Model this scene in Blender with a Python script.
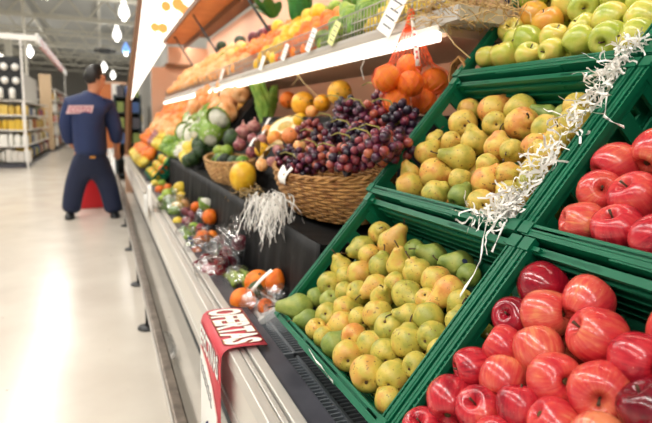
import bpy, bmesh, math, random
from mathutils import Vector, Matrix, Quaternion, noise
random.seed(7)
for _o in list(bpy.data.objects): bpy.data.objects.remove(_o)
SC = bpy.context.scene
COL = SC.collection
R = math.radians

# ------------------------------------------------------------------ camera
W, H = 652, 423
FPX, VP, ROLL = 540.0, (103.0, 118.0), R(1.5)
CAM = Vector((0, 0, 1.2))
_d = Vector((VP[0]-W/2, -(VP[1]-H/2), -FPX)).normalized()
_up = Vector((math.cos(ROLL), -math.sin(ROLL), 0)).cross(_d).normalized()
if _up.y < 0: _up = -_up
_x = _d.cross(_up)
MC = Matrix((_x, _d, _up))                       # camera axes -> world
cd = bpy.data.cameras.new('camera'); cam = bpy.data.objects.new('camera', cd); COL.objects.link(cam)
cam.matrix_world = Matrix.Translation(CAM) @ MC.to_4x4()
cd.sensor_width = 36; cd.lens = FPX/W*36; cd.clip_start = .02; cd.clip_end = 200
cd.dof.use_dof = True; cd.dof.focus_distance = 1.02; cd.dof.aperture_fstop = 4.2
SC.camera = cam

# ------------------------------------------------------------------ world, exposure
wd = bpy.data.worlds.new('World'); SC.world = wd; wd.use_nodes = True
wd.node_tree.nodes['Background'].inputs[0].default_value = (1, .97, .92, 1)
wd.node_tree.nodes['Background'].inputs[1].default_value = .32
SC.view_settings.view_transform = 'Standard'; SC.view_settings.look = 'None'
SC.view_settings.gamma = 1; SC.view_settings.use_curve_mapping = False
SC.view_settings.exposure = 0.36
LAMP_W = 95.0        # each ceiling fluorescent row piece
CANOPY_FILL_W = 12.0

# ------------------------------------------------------------------ helpers
def ray(px, py): return MC @ Vector((px-W/2, -(py-H/2), -FPX))
def at(px, py, Y):
    v = ray(px, py); return CAM + v*(Y/v.y)
def atx(px, py, X):
    v = ray(px, py); return CAM + v*(X/v.x)
def atz(px, py, Z):
    v = ray(px, py); return CAM + v*((Z-CAM.z)/v.z)
def depth(p): return -(MC.transposed() @ (Vector(p)-CAM)).z
TILT = R(50)
SV = Vector((math.cos(TILT), 0, math.sin(TILT))); NV = Vector((-math.sin(TILT), 0, math.cos(TILT)))
O0 = Vector((.425, 0, .71))
def sl(s, n, Y): return O0 + SV*s + NV*n + Vector((0, Y, 0))
def px_slope(px, py, n0, n1=0., s0=0.):
    nn = NV - SV*n1; k = n0 - n1*s0
    v = ray(px, py); t = (k - nn.dot(CAM-O0))/nn.dot(v); return CAM + v*t

def srgb(h):
    h = h.lstrip('#'); c = [int(h[i:i+2], 16)/255 for i in (0, 2, 4)]
    return tuple((x/12.92 if x <= .04045 else ((x+.055)/1.055)**2.4) for x in c) + (1,)

def tag(o, label=None, cat=None, group=None, kind=None):
    if label: o['label'] = label
    if cat: o['category'] = cat
    if group: o['group'] = group
    if kind: o['kind'] = kind
    return o
def empty(name, loc=(0, 0, 0), rot=None, label=None, cat=None, group=None, kind=None):
    o = bpy.data.objects.new(name, None); COL.objects.link(o); o.empty_display_size = .05
    o.location = loc
    if rot is not None:
        o.rotation_mode = 'QUATERNION'; o.rotation_quaternion = rot
    return tag(o, label, cat, group, kind)
def link(name, me, parent=None, loc=None, quat=None, scale=None):
    o = bpy.data.objects.new(name, me); COL.objects.link(o)
    if parent: o.parent = parent
    if loc is not None: o.location = loc
    if quat is not None:
        o.rotation_mode = 'QUATERNION'; o.rotation_quaternion = quat
    if scale is not None: o.scale = (scale,)*3 if isinstance(scale, (int, float)) else scale
    return o

class MB:
    def __init__(s): s.v = []; s.f = []; s.sm = []
    def add(s, vs, fs, smooth=False, m=None):
        b = len(s.v)
        s.v += [(m @ Vector(p))[:] if m is not None else tuple(p) for p in vs]
        s.f += [tuple(i+b for i in f) for f in fs]; s.sm += [smooth]*len(fs)
        return s
    def box(s, x0, x1, y0, y1, z0, z1, m=None):
        vs = [(x, y, z) for x in (x0, x1) for y in (y0, y1) for z in (z0, z1)]
        return s.add(vs, [(0,1,3,2), (4,6,7,5), (0,4,5,1), (2,3,7,6), (0,2,6,4), (1,5,7,3)], False, m)
    def prism(s, pts, z0, z1, m=None):           # polygon in local xy, extruded along z
        n = len(pts)
        vs = [(x, y, z0) for x, y in pts] + [(x, y, z1) for x, y in pts]
        fs = [tuple(range(n-1, -1, -1)), tuple(range(n, 2*n))] + [(i, (i+1) % n, n+(i+1) % n, n+i) for i in range(n)]
        return s.add(vs, fs, False, m)
    def tube(s, pts, r, sides=6, closed=False, cap=True, m=None):
        pts = [Vector(p) for p in pts]; n = len(pts); vs = []; fs = []
        rr = r if isinstance(r, (list, tuple)) else [r]*n
        ref = None
        for i, p in enumerate(pts):
            a = pts[(i-1) % n] if (i > 0 or closed) else p
            b = pts[(i+1) % n] if (i < n-1 or closed) else p
            t = (b-a)
            t = t.normalized() if t.length > 1e-9 else Vector((0, 0, 1))
            if ref is None:
                ref = Vector((0, 0, 1)) if abs(t.z) < .9 else Vector((1, 0, 0))
            u = ref - t*ref.dot(t)
            u = u.normalized() if u.length > 1e-6 else t.orthogonal().normalized()
            w = t.cross(u); ref = u
            for k in range(sides):
                a_ = 2*math.pi*k/sides
                vs.append(p + (u*math.cos(a_) + w*math.sin(a_))*rr[i])
        segs = n if closed else n-1
        for i in range(segs):
            j = (i+1) % n
            for k in range(sides):
                l = (k+1) % sides
                fs.append((i*sides+k, i*sides+l, j*sides+l, j*sides+k))
        if cap and not closed:
            fs.append(tuple(range(sides-1, -1, -1))); fs.append(tuple((n-1)*sides+k for k in range(sides)))
        return s.add(vs, fs, sides > 4, m)
    def lathe(s, prof, segs=20, fn=None, m=None):   # profile of (r,z) from bottom to top, ends on the axis
        vs = []; fs = []; n = len(prof)
        for i, (r, z) in enumerate(prof):
            if i in (0, n-1):
                vs.append(fn(Vector((0, 0, z))) if fn else Vector((0, 0, z))); continue
            for k in range(segs):
                a = 2*math.pi*k/segs; p = Vector((r*math.cos(a), r*math.sin(a), z))
                vs.append(fn(p) if fn else p)
        idx = lambda i, k: 1+(i-1)*segs+k % segs
        for k in range(segs): fs.append((0, idx(1, k+1), idx(1, k)))
        for i in range(1, n-2):
            for k in range(segs): fs.append((idx(i, k), idx(i, k+1), idx(i+1, k+1), idx(i+1, k)))
        last = len(vs)-1
        for k in range(segs): fs.append((idx(n-2, k), idx(n-2, k+1), last))
        return s.add(vs, fs, True, m)
    def ball(s, c, r, segs=12, rings=8, fn=None):
        r = (r, r, r) if isinstance(r, (int, float)) else r
        prof = [(math.sin(math.pi*i/rings), -math.cos(math.pi*i/rings)) for i in range(rings+1)]
        def g(p):
            q = Vector((p.x*r[0]+c[0], p.y*r[1]+c[1], p.z*r[2]+c[2])); return fn(q) if fn else q
        return s.lathe(prof, segs, g)
    def sheet(s, fn, nu, nv, smooth=True):
        vs = [fn(i/nu, j/nv) for i in range(nu+1) for j in range(nv+1)]
        fs = [(i*(nv+1)+j, (i+1)*(nv+1)+j, (i+1)*(nv+1)+j+1, i*(nv+1)+j+1) for i in range(nu) for j in range(nv)]
        return s.add(vs, fs, smooth)
    def mesh(s, name, mat):
        me = bpy.data.meshes.new(name); me.from_pydata([tuple(p) for p in s.v], [], s.f)
        me.polygons.foreach_set('use_smooth', s.sm); me.materials.append(mat); me.update()
        return me
    def build(s, name, mat, parent=None, loc=None, quat=None, scale=None, bevel=0, solid=0):
        o = link(name, s.mesh(name, mat), parent, loc, quat, scale)
        if solid:
            md = o.modifiers.new('thick', 'SOLIDIFY'); md.thickness = solid; md.offset = 0
        if bevel:
            md = o.modifiers.new('bevel', 'BEVEL'); md.width = bevel; md.segments = 2; md.limit_method = 'ANGLE'
        return o

def smooth_prof(pts, n):
    out = []; m = len(pts)
    for i in range(m-1):
        p0 = pts[max(i-1, 0)]; p1 = pts[i]; p2 = pts[i+1]; p3 = pts[min(i+2, m-1)]
        for k in range(n):
            t = k/n
            out.append(tuple(.5*((2*p1[j]) + (-p0[j]+p2[j])*t + (2*p0[j]-5*p1[j]+4*p2[j]-p3[j])*t*t + (-p0[j]+3*p1[j]-3*p2[j]+p3[j])*t**3) for j in (0, 1)))
    out.append(pts[-1])
    return [(max(r, 0.0), z) for r, z in out]

def axis_quat(a, spin=0.):
    q = Vector((0, 0, 1)).rotation_difference(Vector(a).normalized())
    return q @ Quaternion((0, 0, 1), spin)
def rnd_axis(): 
    while True:
        v = Vector((random.uniform(-1, 1), random.uniform(-1, 1), random.uniform(-1, 1)))
        if .1 < v.length < 1: return v.normalized()
ORD = ['first', 'second', 'third', 'fourth', 'fifth', 'sixth', 'seventh', 'eighth', 'ninth', 'tenth', 'eleventh', 'twelfth', 'thirteenth', 'fourteenth', 'fifteenth', 'sixteenth', 'seventeenth', 'eighteenth', 'nineteenth', 'twentieth']
def rank_labels(items, pat, key):
    for i, o in enumerate(sorted(items, key=key)):
        o['label'] = pat % (ORD[i] if i < 20 else ORD[19])

# ------------------------------------------------------------------ materials
MATS = {}
def mat(name, col, rough=.5, metal=0., spec=.5, alpha=1., emit=None, estr=0., coat=0., bump=None, noise_col=None, nscale=8., trans=0., sss=0.):
    if name in MATS: return MATS[name]
    m = bpy.data.materials.new(name); m.use_nodes = True
    nt = m.node_tree; b = nt.nodes['Principled BSDF']
    c = srgb(col) if isinstance(col, str) else tuple(col)+(1,)
    b.inputs['Base Color'].default_value = c
    b.inputs['Roughness'].default_value = rough; b.inputs['Metallic'].default_value = metal
    b.inputs['Specular IOR Level'].default_value = spec; b.inputs['Alpha'].default_value = alpha
    b.inputs['Coat Weight'].default_value = coat
    b.inputs['Transmission Weight'].default_value = trans
    if sss:
        b.inputs['Subsurface Weight'].default_value = sss; b.inputs['Subsurface Scale'].default_value = .01
    if emit:
        b.inputs['Emission Color'].default_value = srgb(emit); b.inputs['Emission Strength'].default_value = estr
    tc = nt.nodes.new('ShaderNodeTexCoord')
    if noise_col:
        nz = nt.nodes.new('ShaderNodeTexNoise'); nz.inputs['Scale'].default_value = nscale; nz.inputs['Detail'].default_value = 4
        nt.links.new(tc.outputs['Object'], nz.inputs['Vector'])
        mx = nt.nodes.new('ShaderNodeMix'); mx.data_type = 'RGBA'
        mx.inputs['A'].default_value = c; mx.inputs['B'].default_value = srgb(noise_col)
        rp = nt.nodes.new('ShaderNodeMapRange'); rp.inputs['From Min'].default_value = .35; rp.inputs['From Max'].default_value = .7
        nt.links.new(nz.outputs['Fac'], rp.inputs['Value']); nt.links.new(rp.outputs['Result'], mx.inputs['Factor'])
        nt.links.new(mx.outputs['Result'], b.inputs['Base Color'])
    if bump:
        n2 = nt.nodes.new('ShaderNodeTexNoise'); n2.inputs['Scale'].default_value = bump[0]
        nt.links.new(tc.outputs['Object'], n2.inputs['Vector'])
        bp = nt.nodes.new('ShaderNodeBump'); bp.inputs['Strength'].default_value = bump[1]; bp.inputs['Distance'].default_value = bump[2] if len(bump) > 2 else .002
        nt.links.new(n2.outputs['Fac'], bp.inputs['Height']); nt.links.new(bp.outputs['Normal'], b.inputs['Normal'])
    MATS[name] = m
    return m

def skin(name, cols, rough=.35, spots=None, spot_amt=.62, spot_scale=5., nscale=1.4, streak=False, hue=.0, bump=0.15, bscale=14., sss=.0, coat=0.):
    """fruit skin: cols = ramp colours mixed by low noise and by a per-fruit random value, with speckles"""
    if name in MATS: return MATS[name]
    m = bpy.data.materials.new(name); m.use_nodes = True; nt = m.node_tree; L = nt.links.new; N = nt.nodes.new
    b = nt.nodes['Principled BSDF']; b.inputs['Roughness'].default_value = rough; b.inputs['Coat Weight'].default_value = coat
    b.inputs['Coat Roughness'].default_value = .12
    tc = N('ShaderNodeTexCoord'); oi = N('ShaderNodeObjectInfo')
    off = N('ShaderNodeVectorMath'); off.operation = 'SCALE'; off.inputs[0].default_value = (37, 51, 23); L(oi.outputs['Random'], off.inputs['Scale'])
    ad = N('ShaderNodeVectorMath'); ad.operation = 'ADD'; L(tc.outputs['Object'], ad.inputs[0]); L(off.outputs[0], ad.inputs[1])
    nz = N('ShaderNodeTexNoise'); nz.inputs['Scale'].default_value = nscale; nz.inputs['Detail'].default_value = 3
    L(ad.outputs[0], nz.inputs['Vector'])
    fac = nz.outputs['Fac']
    if streak:      # stripes that run from stem to calyx
        sp = N('ShaderNodeSeparateXYZ'); L(tc.outputs['Object'], sp.inputs[0])
        at2 = N('ShaderNodeMath'); at2.operation = 'ARCTAN2'; L(sp.outputs['Y'], at2.inputs[0]); L(sp.outputs['X'], at2.inputs[1])
        cb = N('ShaderNodeCombineXYZ'); 
        ms = N('ShaderNodeMath'); ms.operation = 'MULTIPLY'; ms.inputs[1].default_value = 5.; L(at2.outputs[0], ms.inputs[0])
        L(ms.outputs[0], cb.inputs[0]); L(sp.outputs['Z'], cb.inputs[1]); L(oi.outputs['Random'], cb.inputs[2])
        ns = N('ShaderNodeTexNoise'); ns.inputs['Scale'].default_value = 1.6; ns.inputs['Detail'].default_value = 5; L(cb.outputs[0], ns.inputs['Vector'])
        mm = N('ShaderNodeMix'); mm.inputs['Factor'].default_value = .38; L(fac, mm.inputs['A']); L(ns.outputs['Fac'], mm.inputs['B']); fac = mm.outputs['Result']
    # per fruit shift
    rs = N('ShaderNodeMath'); rs.operation = 'MULTIPLY_ADD'; rs.inputs[1].default_value = .34; rs.inputs[2].default_value = -.17; L(oi.outputs['Random'], rs.inputs[0])
    sm = N('ShaderNodeMath'); sm.operation = 'ADD'; L(fac, sm.inputs[0]); L(rs.outputs[0], sm.inputs[1])
    cr = N('ShaderNodeValToRGB'); e = cr.color_ramp.elements
    k = len(cols)
    e[0].position = .3; e[0].color = srgb(cols[0]); e[1].position = .72; e[1].color = srgb(cols[-1])
    for i in range(1, k-1):
        x = e.new(.3+.42*i/(k-1)); x.color = srgb(cols[i])
    L(sm.outputs[0], cr.inputs['Fac']); col = cr.outputs['Color']
    if spots:
        vz = N('ShaderNodeTexNoise'); vz.inputs['Scale'].default_value = spot_scale; vz.inputs['Detail'].default_value = 2; L(ad.outputs[0], vz.inputs['Vector'])
        rp = N('ShaderNodeMapRange'); rp.inputs['From Min'].default_value = spot_amt; rp.inputs['From Max'].default_value = spot_amt+.08
        L(vz.outputs['Fac'], rp.inputs['Value'])
        mx = N('ShaderNodeMix'); mx.data_type = 'RGBA'; L(rp.outputs['Result'], mx.inputs['Factor']); L(col, mx.inputs['A']); mx.inputs['B'].default_value = srgb(spots)
        col = mx.outputs['Result']
    L(col, b.inputs['Base Color'])
    if bump:
        nb = N('ShaderNodeTexNoise'); nb.inputs['Scale'].default_value = bscale; L(ad.outputs[0], nb.inputs['Vector'])
        bp = N('ShaderNodeBump'); bp.inputs['Strength'].default_value = bump; bp.inputs['Distance'].default_value = .01; L(nb.outputs['Fac'], bp.inputs['Height']); L(bp.outputs['Normal'], b.inputs['Normal'])
    MATS[name] = m
    return m

M_pear = skin('pear_skin', ['#9c9c40', '#bcae4a', '#cdb54f', '#cd9c48'], .42, '#80602e', .63, 5.5, 1.2, bump=.12, bscale=9)
M_pear2 = skin('pear_skin_ripe', ['#b4a544', '#d2b652', '#dcb755', '#d48e46'], .42, '#7c522a', .63, 5.5, 1.1, bump=.12, bscale=9)
M_pearg = skin('pear_skin_green', ['#6f8338', '#8b9a45', '#a3a752'], .45, '#6b5a2e', .68, 5.5, 1.2, bump=.12, bscale=9)
M_apple = skin('red_apple_skin', ['#8e1224', '#b42230', '#c4323a', '#cc443f', '#d25c4a', '#da8058'], .22, '#e8a090', .70, 16, .9, streak=True, bump=0, coat=.25)
M_appledk = skin('dark_red_apple_skin', ['#4a0614', '#7c0c20', '#a01428'], .18, '#d08880', .72, 16, .9, streak=True, bump=0, coat=.3)
M_gapple = skin('green_apple_skin', ['#9fae3e', '#b6bd4c', '#cbc558', '#d8c05a'], .25, '#e6e29a', .70, 14, 1., bump=0, coat=.2)
M_yapple = skin('yellow_apple_skin', ['#cfa83c', '#dda73c', '#dd9038'], .25, '#e9cf8a', .70, 14, 1., bump=0, coat=.2)
M_orange = skin('orange_peel', ['#ee6a0c', '#f67e14', '#fa9224'], .4, None, nscale=1.5, bump=.35, bscale=34)
M_grape = skin('grape_skin', ['#2a1428', '#461c36', '#682842', '#8c3a40'], .28, None, nscale=.5, bump=0, coat=.1)
M_grapedk = skin('dark_grape_skin', ['#15101c', '#221629', '#371e34'], .3, None, nscale=.5, bump=0, coat=.1)
M_ygrape = skin('pale_red_grape_skin', ['#74303a', '#9c463c', '#b86848'], .28, None, nscale=.5, bump=0, coat=.1)
M_melon = skin('yellow_melon_rind', ['#e0a818', '#efbe28', '#f2cf4a'], .4, '#a87818', .68, 5, 1.5, bump=.2, bscale=8)
M_papaya = skin('papaya_skin', ['#e69a1a', '#f4ae22', '#fac448'], .42, '#7d6a24', .64, 3.5, 1.5, bump=.1)
M_avocado = skin('avocado_skin', ['#152414', '#24401c', '#3a5a24'], .45, None, nscale=2, bump=.4, bscale=22)
M_lime = skin('lime_skin', ['#4f7c20', '#79a030', '#a8bc48'], .4, None, nscale=1.5, bump=.25, bscale=28)
M_lemon = skin('lemon_skin', ['#d8b428', '#e8cc3c', '#f0dc68'], .4, None, nscale=1.5, bump=.25, bscale=28)
M_onion = skin('red_onion_skin', ['#7c3a4a', '#a05a5c', '#c08a7c'], .4, None, nscale=2, bump=.1)
M_pumpkin = skin('pumpkin_skin', ['#d8843c', '#e6a060', '#efb884'], .45, None, nscale=1.5, bump=.1)
M_tom = skin('plum_skin', ['#4c0c1c', '#74182a', '#9a2c38'], .3, None, nscale=1.2, bump=0)
M_cauli = skin('cauliflower_curd', ['#d8d8c0', '#e8e6d4', '#f2f0e4'], .7, None, nscale=4, bump=.8, bscale=9)
M_leaf = mat('leaf_green', '#5f8f2c', .5, noise_col='#a4bc50', nscale=14)
M_leafdk = mat('leaf_dark_green', '#1f6a28', .45, noise_col='#3f8f35', nscale=9)
M_stem = mat('fruit_stem', '#4a3420', .7)
M_calyx = mat('fruit_calyx', '#5a4324', .9)
M_vine = mat('grape_vine', '#8c8440', .7)
M_crate = mat('green_crate_plastic', '#076848', .45, spec=.3, noise_col='#055a3d', nscale=6, bump=(160, .12, .001))
M_wicker = mat('wicker', '#b98a4c', .6, noise_col='#8c5a2a', nscale=30)
M_wickerp = mat('pale_wicker', '#d0a468', .6, noise_col='#a8763e', nscale=30)
M_paper = mat('white_paper', '#f7f5ef', .75)
M_twine = mat('straw', '#cdb07c', .7, noise_col='#a98850', nscale=25)
M_steel = mat('brushed_steel', '#cfccc5', .42, .45, bump=(60, .04))
M_paint = mat('cream_enamel', '#d9d4ca', .5)
M_white = mat('white_enamel', '#efece6', .4)
M_dkplastic = mat('charcoal_plastic', '#4a4a52', .45, noise_col='#3a3a42', nscale=12)
M_black = mat('black_plastic', '#16181a', .4)
M_tarp = mat('black_sheeting', '#08090a', .6, spec=.25, bump=(14, .3, .01))
M_dark = mat('dark_teal_metal', '#2c3a3e', .55)
M_rail = mat('worn_bumper_rail', '#6b6058', .38, .6, noise_col='#8f8478', nscale=20)
M_red = mat('sign_red', '#d8505a', .45)
M_dred = mat('sign_dark_red', '#7c1f28', .5)
M_yel = mat('sign_ochre', '#c98a3c', .5)
M_pink = mat('sign_pale', '#efd9cf', .5)
M_navyink = mat('navy_ink', '#1c2a66', .5)
M_wood = mat('orange_wood', '#c98a55', .5, noise_col='#b57440', nscale=3)
M_wooddk = mat('brown_wood', '#77502f', .55)
M_peach = mat('peach_panel', '#d3a98c', .55)
M_film = mat('clear_film', '#ffffff', .12, alpha=.085, spec=1., bump=(26, .9, .02))
def film_mat():
    m = bpy.data.materials.new('clear_film_crinkled'); m.use_nodes = True; nt = m.node_tree; L = nt.links.new; N = nt.nodes.new
    nt.nodes.remove(nt.nodes['Principled BSDF']); out = nt.nodes['Material Output']
    tc = N('ShaderNodeTexCoord'); nz = N('ShaderNodeTexNoise'); nz.inputs['Scale'].default_value = 22; nz.inputs['Detail'].default_value = 3; L(tc.outputs['Object'], nz.inputs['Vector'])
    sb = N('ShaderNodeMath'); sb.operation = 'SUBTRACT'; sb.inputs[1].default_value = .5; L(nz.outputs['Fac'], sb.inputs[0])
    ab = N('ShaderNodeMath'); ab.operation = 'ABSOLUTE'; L(sb.outputs[0], ab.inputs[0])
    rp = N('ShaderNodeMapRange'); rp.inputs['From Min'].default_value = 0; rp.inputs['From Max'].default_value = .028; rp.inputs['To Min'].default_value = .55; rp.inputs['To Max'].default_value = 0; L(ab.outputs[0], rp.inputs['Value'])
    lw = N('ShaderNodeLayerWeight'); lw.inputs['Blend'].default_value = .25
    ml = N('ShaderNodeMath'); ml.operation = 'MULTIPLY_ADD'; ml.inputs[1].default_value = .5; ml.inputs[2].default_value = .06; L(lw.outputs['Facing'], ml.inputs[0])
    ad = N('ShaderNodeMath'); ad.operation = 'ADD'; ad.use_clamp = True; L(ml.outputs[0], ad.inputs[0]); L(rp.outputs['Result'], ad.inputs[1])
    bp = N('ShaderNodeBump'); bp.inputs['Strength'].default_value = .9; bp.inputs['Distance'].default_value = .02; L(nz.outputs['Fac'], bp.inputs['Height'])
    gl = N('ShaderNodeBsdfGlossy'); gl.inputs['Roughness'].default_value = .18; L(bp.outputs['Normal'], gl.inputs['Normal'])
    tr = N('ShaderNodeBsdfTransparent'); mx = N('ShaderNodeMixShader'); L(ad.outputs[0], mx.inputs[0]); L(tr.outputs[0], mx.inputs[1]); L(gl.outputs[0], mx.inputs[2]); L(mx.outputs[0], out.inputs['Surface'])
    return m
M_film = film_mat()
M_net = mat('orange_net', '#f0622a', .5)
M_glass = mat('clear_punnet', '#f4f6f8', .08, alpha=.25, spec=.8)
M_foam = mat('foam_tray', '#dcdcd8', .6)
M_cardboard = mat('cardboard', '#b58e62', .8)

def floor_mat():
    m = bpy.data.materials.new('polished_floor'); m.use_nodes = True; nt = m.node_tree; L = nt.links.new; N = nt.nodes.new
    b = nt.nodes['Principled BSDF']; tc = N('ShaderNodeTexCoord')
    nz = N('ShaderNodeTexNoise'); nz.inputs['Scale'].default_value = 2.2; nz.inputs['Detail'].default_value = 6; L(tc.outputs['Object'], nz.inputs['Vector'])
    cr = N('ShaderNodeValToRGB'); e = cr.color_ramp.elements
    e[0].position = .3; e[0].color = srgb('#cfc5b8'); e[1].position = .7; e[1].color = srgb('#ddd5c8'); L(nz.outputs['Fac'], cr.inputs['Fac'])
    sp = N('ShaderNodeTexNoise'); sp.inputs['Scale'].default_value = 26; L(tc.outputs['Object'], sp.inputs['Vector'])
    rp = N('ShaderNodeMapRange'); rp.inputs['From Min'].default_value = .74; rp.inputs['From Max'].default_value = .78; L(sp.outputs['Fac'], rp.inputs['Value'])
    mx = N('ShaderNodeMix'); mx.data_type = 'RGBA'; L(rp.outputs['Result'], mx.inputs['Factor']); L(cr.outputs['Color'], mx.inputs['A']); mx.inputs['B'].default_value = srgb('#8c7c6a')
    L(mx.outputs['Result'], b.inputs['Base Color']); b.inputs['Roughness'].default_value = .22
    return m
M_floor = floor_mat()
M_ceil = mat('ceiling_deck', '#b9bbb8', .8)
M_truss = mat('truss_paint', '#dcd9cc', .6)
M_wall = mat('store_wall', '#b7b4ac', .8)

# ------------------------------------------------------------------ structure: floor, ceiling, walls
fl = MB().box(-26, 14, -8, 62, -.1, 0).build('floor', M_floor); tag(fl, kind='structure')
ce = MB()
ce.box(-26, 14, -8, 62, 6.3, 6.4)
ceo = ce.build('ceiling', M_ceil); tag(ceo, kind='structure')
def truss(Y):
    b = MB()
    b.box(-26, 14, Y-.05, Y+.05, 5.2, 5.3); b.box(-26, 14, Y-.05, Y+.05, 6.1, 6.2)
    x = -26
    while x < 14:
        b.tube([(x, Y, 5.25), (x+.75, Y, 6.15)], .035, 4); b.tube([(x+.75, Y, 6.15), (x+1.5, Y, 5.25)], .035, 4); x += 1.5
    return b.build('truss', M_truss, ceo)
for Y in (16, 21, 26, 31, 36, 42, 48, 54): truss(Y)
for X in (-22, -18, -14, -10, -6, -3, 0, 3, 6, 9):
    MB().box(X-.06, X+.06, 10, 61, 5.95, 6.1).build('purlin', M_truss, ceo)
w = MB().box(-26, 14, 62, 62.2, 0, 6.3).build('wall_back', M_wall); tag(w, kind='structure')
w = MB().box(2.6, 2.8, -8, 62, 0, 6.3).build('wall_right', M_wall); tag(w, kind='structure')
# columns in the far hall
for px, Y in ((9, 30), (26, 22)):
    p = at(px, 60, Y)
    hw_ = .14 if px == 9 else .045
    MB().box(p.x-hw_, p.x+hw_, Y-hw_, Y+hw_, 0, 5.2).build('trim_%d' % (1 if px == 9 else 2), M_truss)['kind'] = 'structure'

# ceiling fluorescent rows (lights the store has); each a housing, tubes and its light
M_tube = mat('fluorescent_tube', '#ffffff', .5, emit='#fff6ea', estr=6.)
def fluo(x, y, L, z, watts, label):
    t = empty('fluorescent_fixture', (x, y, z), None, label, 'light', 'ceiling fluorescent fixtures')
    MB().box(-.16, .16, -L/2, L/2, .03, .09).build('housing', M_white, t)
    for k in (-.07, .07): MB().tube([(k, -L/2+.03, .0), (k, L/2-.03, .0)], .019, 8).build('tube', M_tube, t)
    for k in (-L/2+.3, L/2-.3): MB().tube([(0, k, .09), (0, k, 6.305-z)], .012, 6).build('drop_rod', M_truss, t)
    ld = bpy.data.lights.new('fluorescent_light', 'AREA'); ld.shape = 'RECTANGLE'; ld.size = .3; ld.size_y = L
    ld.energy = watts; ld.color = (1, .965, .91)
    lo = bpy.data.objects.new('light', ld); COL.objects.link(lo); lo.parent = t; lo.location = (0, 0, -.03)
for i, y in enumerate((-4.5, 0.5, 5.5, 11, 17)):
    fluo(-1.5, y, 4.2, 4.7, LAMP_W, 'long twin tube ceiling fixture above the aisle')
    fluo(-4.6, y, 4.2, 4.7, LAMP_W, 'long twin tube ceiling fixture above the left floor')
for y in (24, 32, 41):
    for x in (-6., -11.): fluo(x, y, 4.2, 5.0, LAMP_W*1.2, 'long twin tube fixture deep in the hall')

# high-bay lamps in view
M_bulb = mat('lamp_glow', '#ffffff', .5, emit='#fffaf2', estr=2.2)
def highbay(px, py, Z, sc, label, glow=M_bulb):
    p = atz(px, py, Z)
    t = empty('high_bay_lamp', p, None, label, 'lamp', 'high bay lamps')
    MB().lathe([(0, -.12), (.2*sc, -.1), (.28*sc, -.04), (.27*sc, .1), (.2*sc, .24), (.1*sc, .34), (.08, .42), (0, .42)], 16).build('shade', glow, t)
    MB().tube([(0, 0, .4), (0, 0, 6.31-p.z)], .03, 6).build('drop_rod', M_truss, t)
    MB().ball((0, 0, -.16), .12*sc, 12, 8).build('bulb', M_bulb, t)
    ld = bpy.data.lights.new('lamp', 'POINT'); ld.energy = 70; ld.shadow_soft_size = .3; ld.color = (1, .97, .92)
    lo = bpy.data.objects.new('lamp_light', ld); COL.objects.link(lo); lo.parent = t; lo.location = (0, 0, -.5)
highbay(124, 14, 4.75, .62, 'nearest bright high bay lamp high above the aisle end')
highbay(117, 36, 4.75, .62, 'bright high bay lamp second nearest above the aisle end')
M_bluebulb = mat('blue_lamp_glow', '#9cc8ff', .5, emit='#6fa8ff', estr=.8)
highbay(126, 51, 4.75, .7, 'bluish high bay lamp beside the white display pillar', M_bluebulb)
highbay(104, 68, 4.75, .8, 'bright high bay lamp right above the man')
highbay(113, 76, 4.6, .7, 'small high bay lamp beside the orange panel')
highbay(30, 53, 4.75, .7, 'bright lamp over the left shelving')
ds = MB(); p = at(105, 51, 30); ds.box(-.5, .5, -.2, .2, -.06, .06); ds.box(-.25, .25, -.25, .25, -.12, .1)
tag(ds.build('ceiling_unit', M_black, loc=p), 'dark ventilation unit hanging under the ceiling', 'unit')

# ------------------------------------------------------------------ refrigerated display case (runs along Y)
YA, YB = -.6, 9.4
case = empty('display_case', (.3, 0, 0), None, 'long cream and steel produce cooler along the aisle', 'cooler')
def cs(fn, name, m, bev=0): 
    b = MB(); fn(b); return b.build(name, m, case, bevel=bev)
cs(lambda b: b.box(0, .03, YA, YB, .37, .575), 'front_panel', M_paint, .004)
cs(lambda b: b.box(-.008, .0, YA, YB, .40, .43), 'trim_strip', M_steel, .002)
cs(lambda b: (b.box(-.015, .012, YA, YB, .555, .602), b.box(.016, .03, YA, YB, .56, .596), b.box(.034, .062, YA, YB, .56, .602)), 'edge_rail', M_steel, .003)
cs(lambda b: b.box(.062, .125, YA, YB, .56, .59), 'ledge', M_dkplastic, .002)
cs(lambda b: b.box(.125, 1.5, YA, YB, .52, .555), 'deck', M_dkplastic)
cs(lambda b: b.box(.12, 1.5, YA, YB, .0, .52), 'base', M_dark)
cs(lambda b: b.box(.03, .12, YA, YB, .37, .40), 'underside', M_dark)
cs(lambda b: b.box(1.35, 1.5, YA, YB, .52, 2.5), 'back_panel', M_peach)
cs(lambda b: (b.box(0, 1.5, YB, YB+.04, .0, .62), b.box(.45, 1.5, YB, YB+.04, .62, 2.04), b.box(.72, 1.5, YB, YB+.04, 2.1, 2.38)), 'end_panel', M_peach)
# air grille: fine black bars over a dark slot
def grille(b):
    y = .3
    while y < 9.2:
        for k in range(30):
            yy = y+.012+k*.0165
            b.box(.135, .165, yy, yy+.005, .556, .566); b.box(.175, .215, yy, yy+.005, .556, .566)
        b.box(.13, .135, y, y+.5, .556, .570); b.box(.166, .174, y, y+.5, .556, .570); b.box(.216, .221, y, y+.5, .556, .570)
        b.box(.13, .221, y, y+.008, .556, .569)
        y += .52
M_grille = mat('grille_metal', '#8c9298', .35, .6)
g = cs(grille, 'air_grille', M_grille)
cs(lambda b: b.box(.13, .221, .3, 9.2, .5555, .557), 'grille_slot', M_black)

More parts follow.
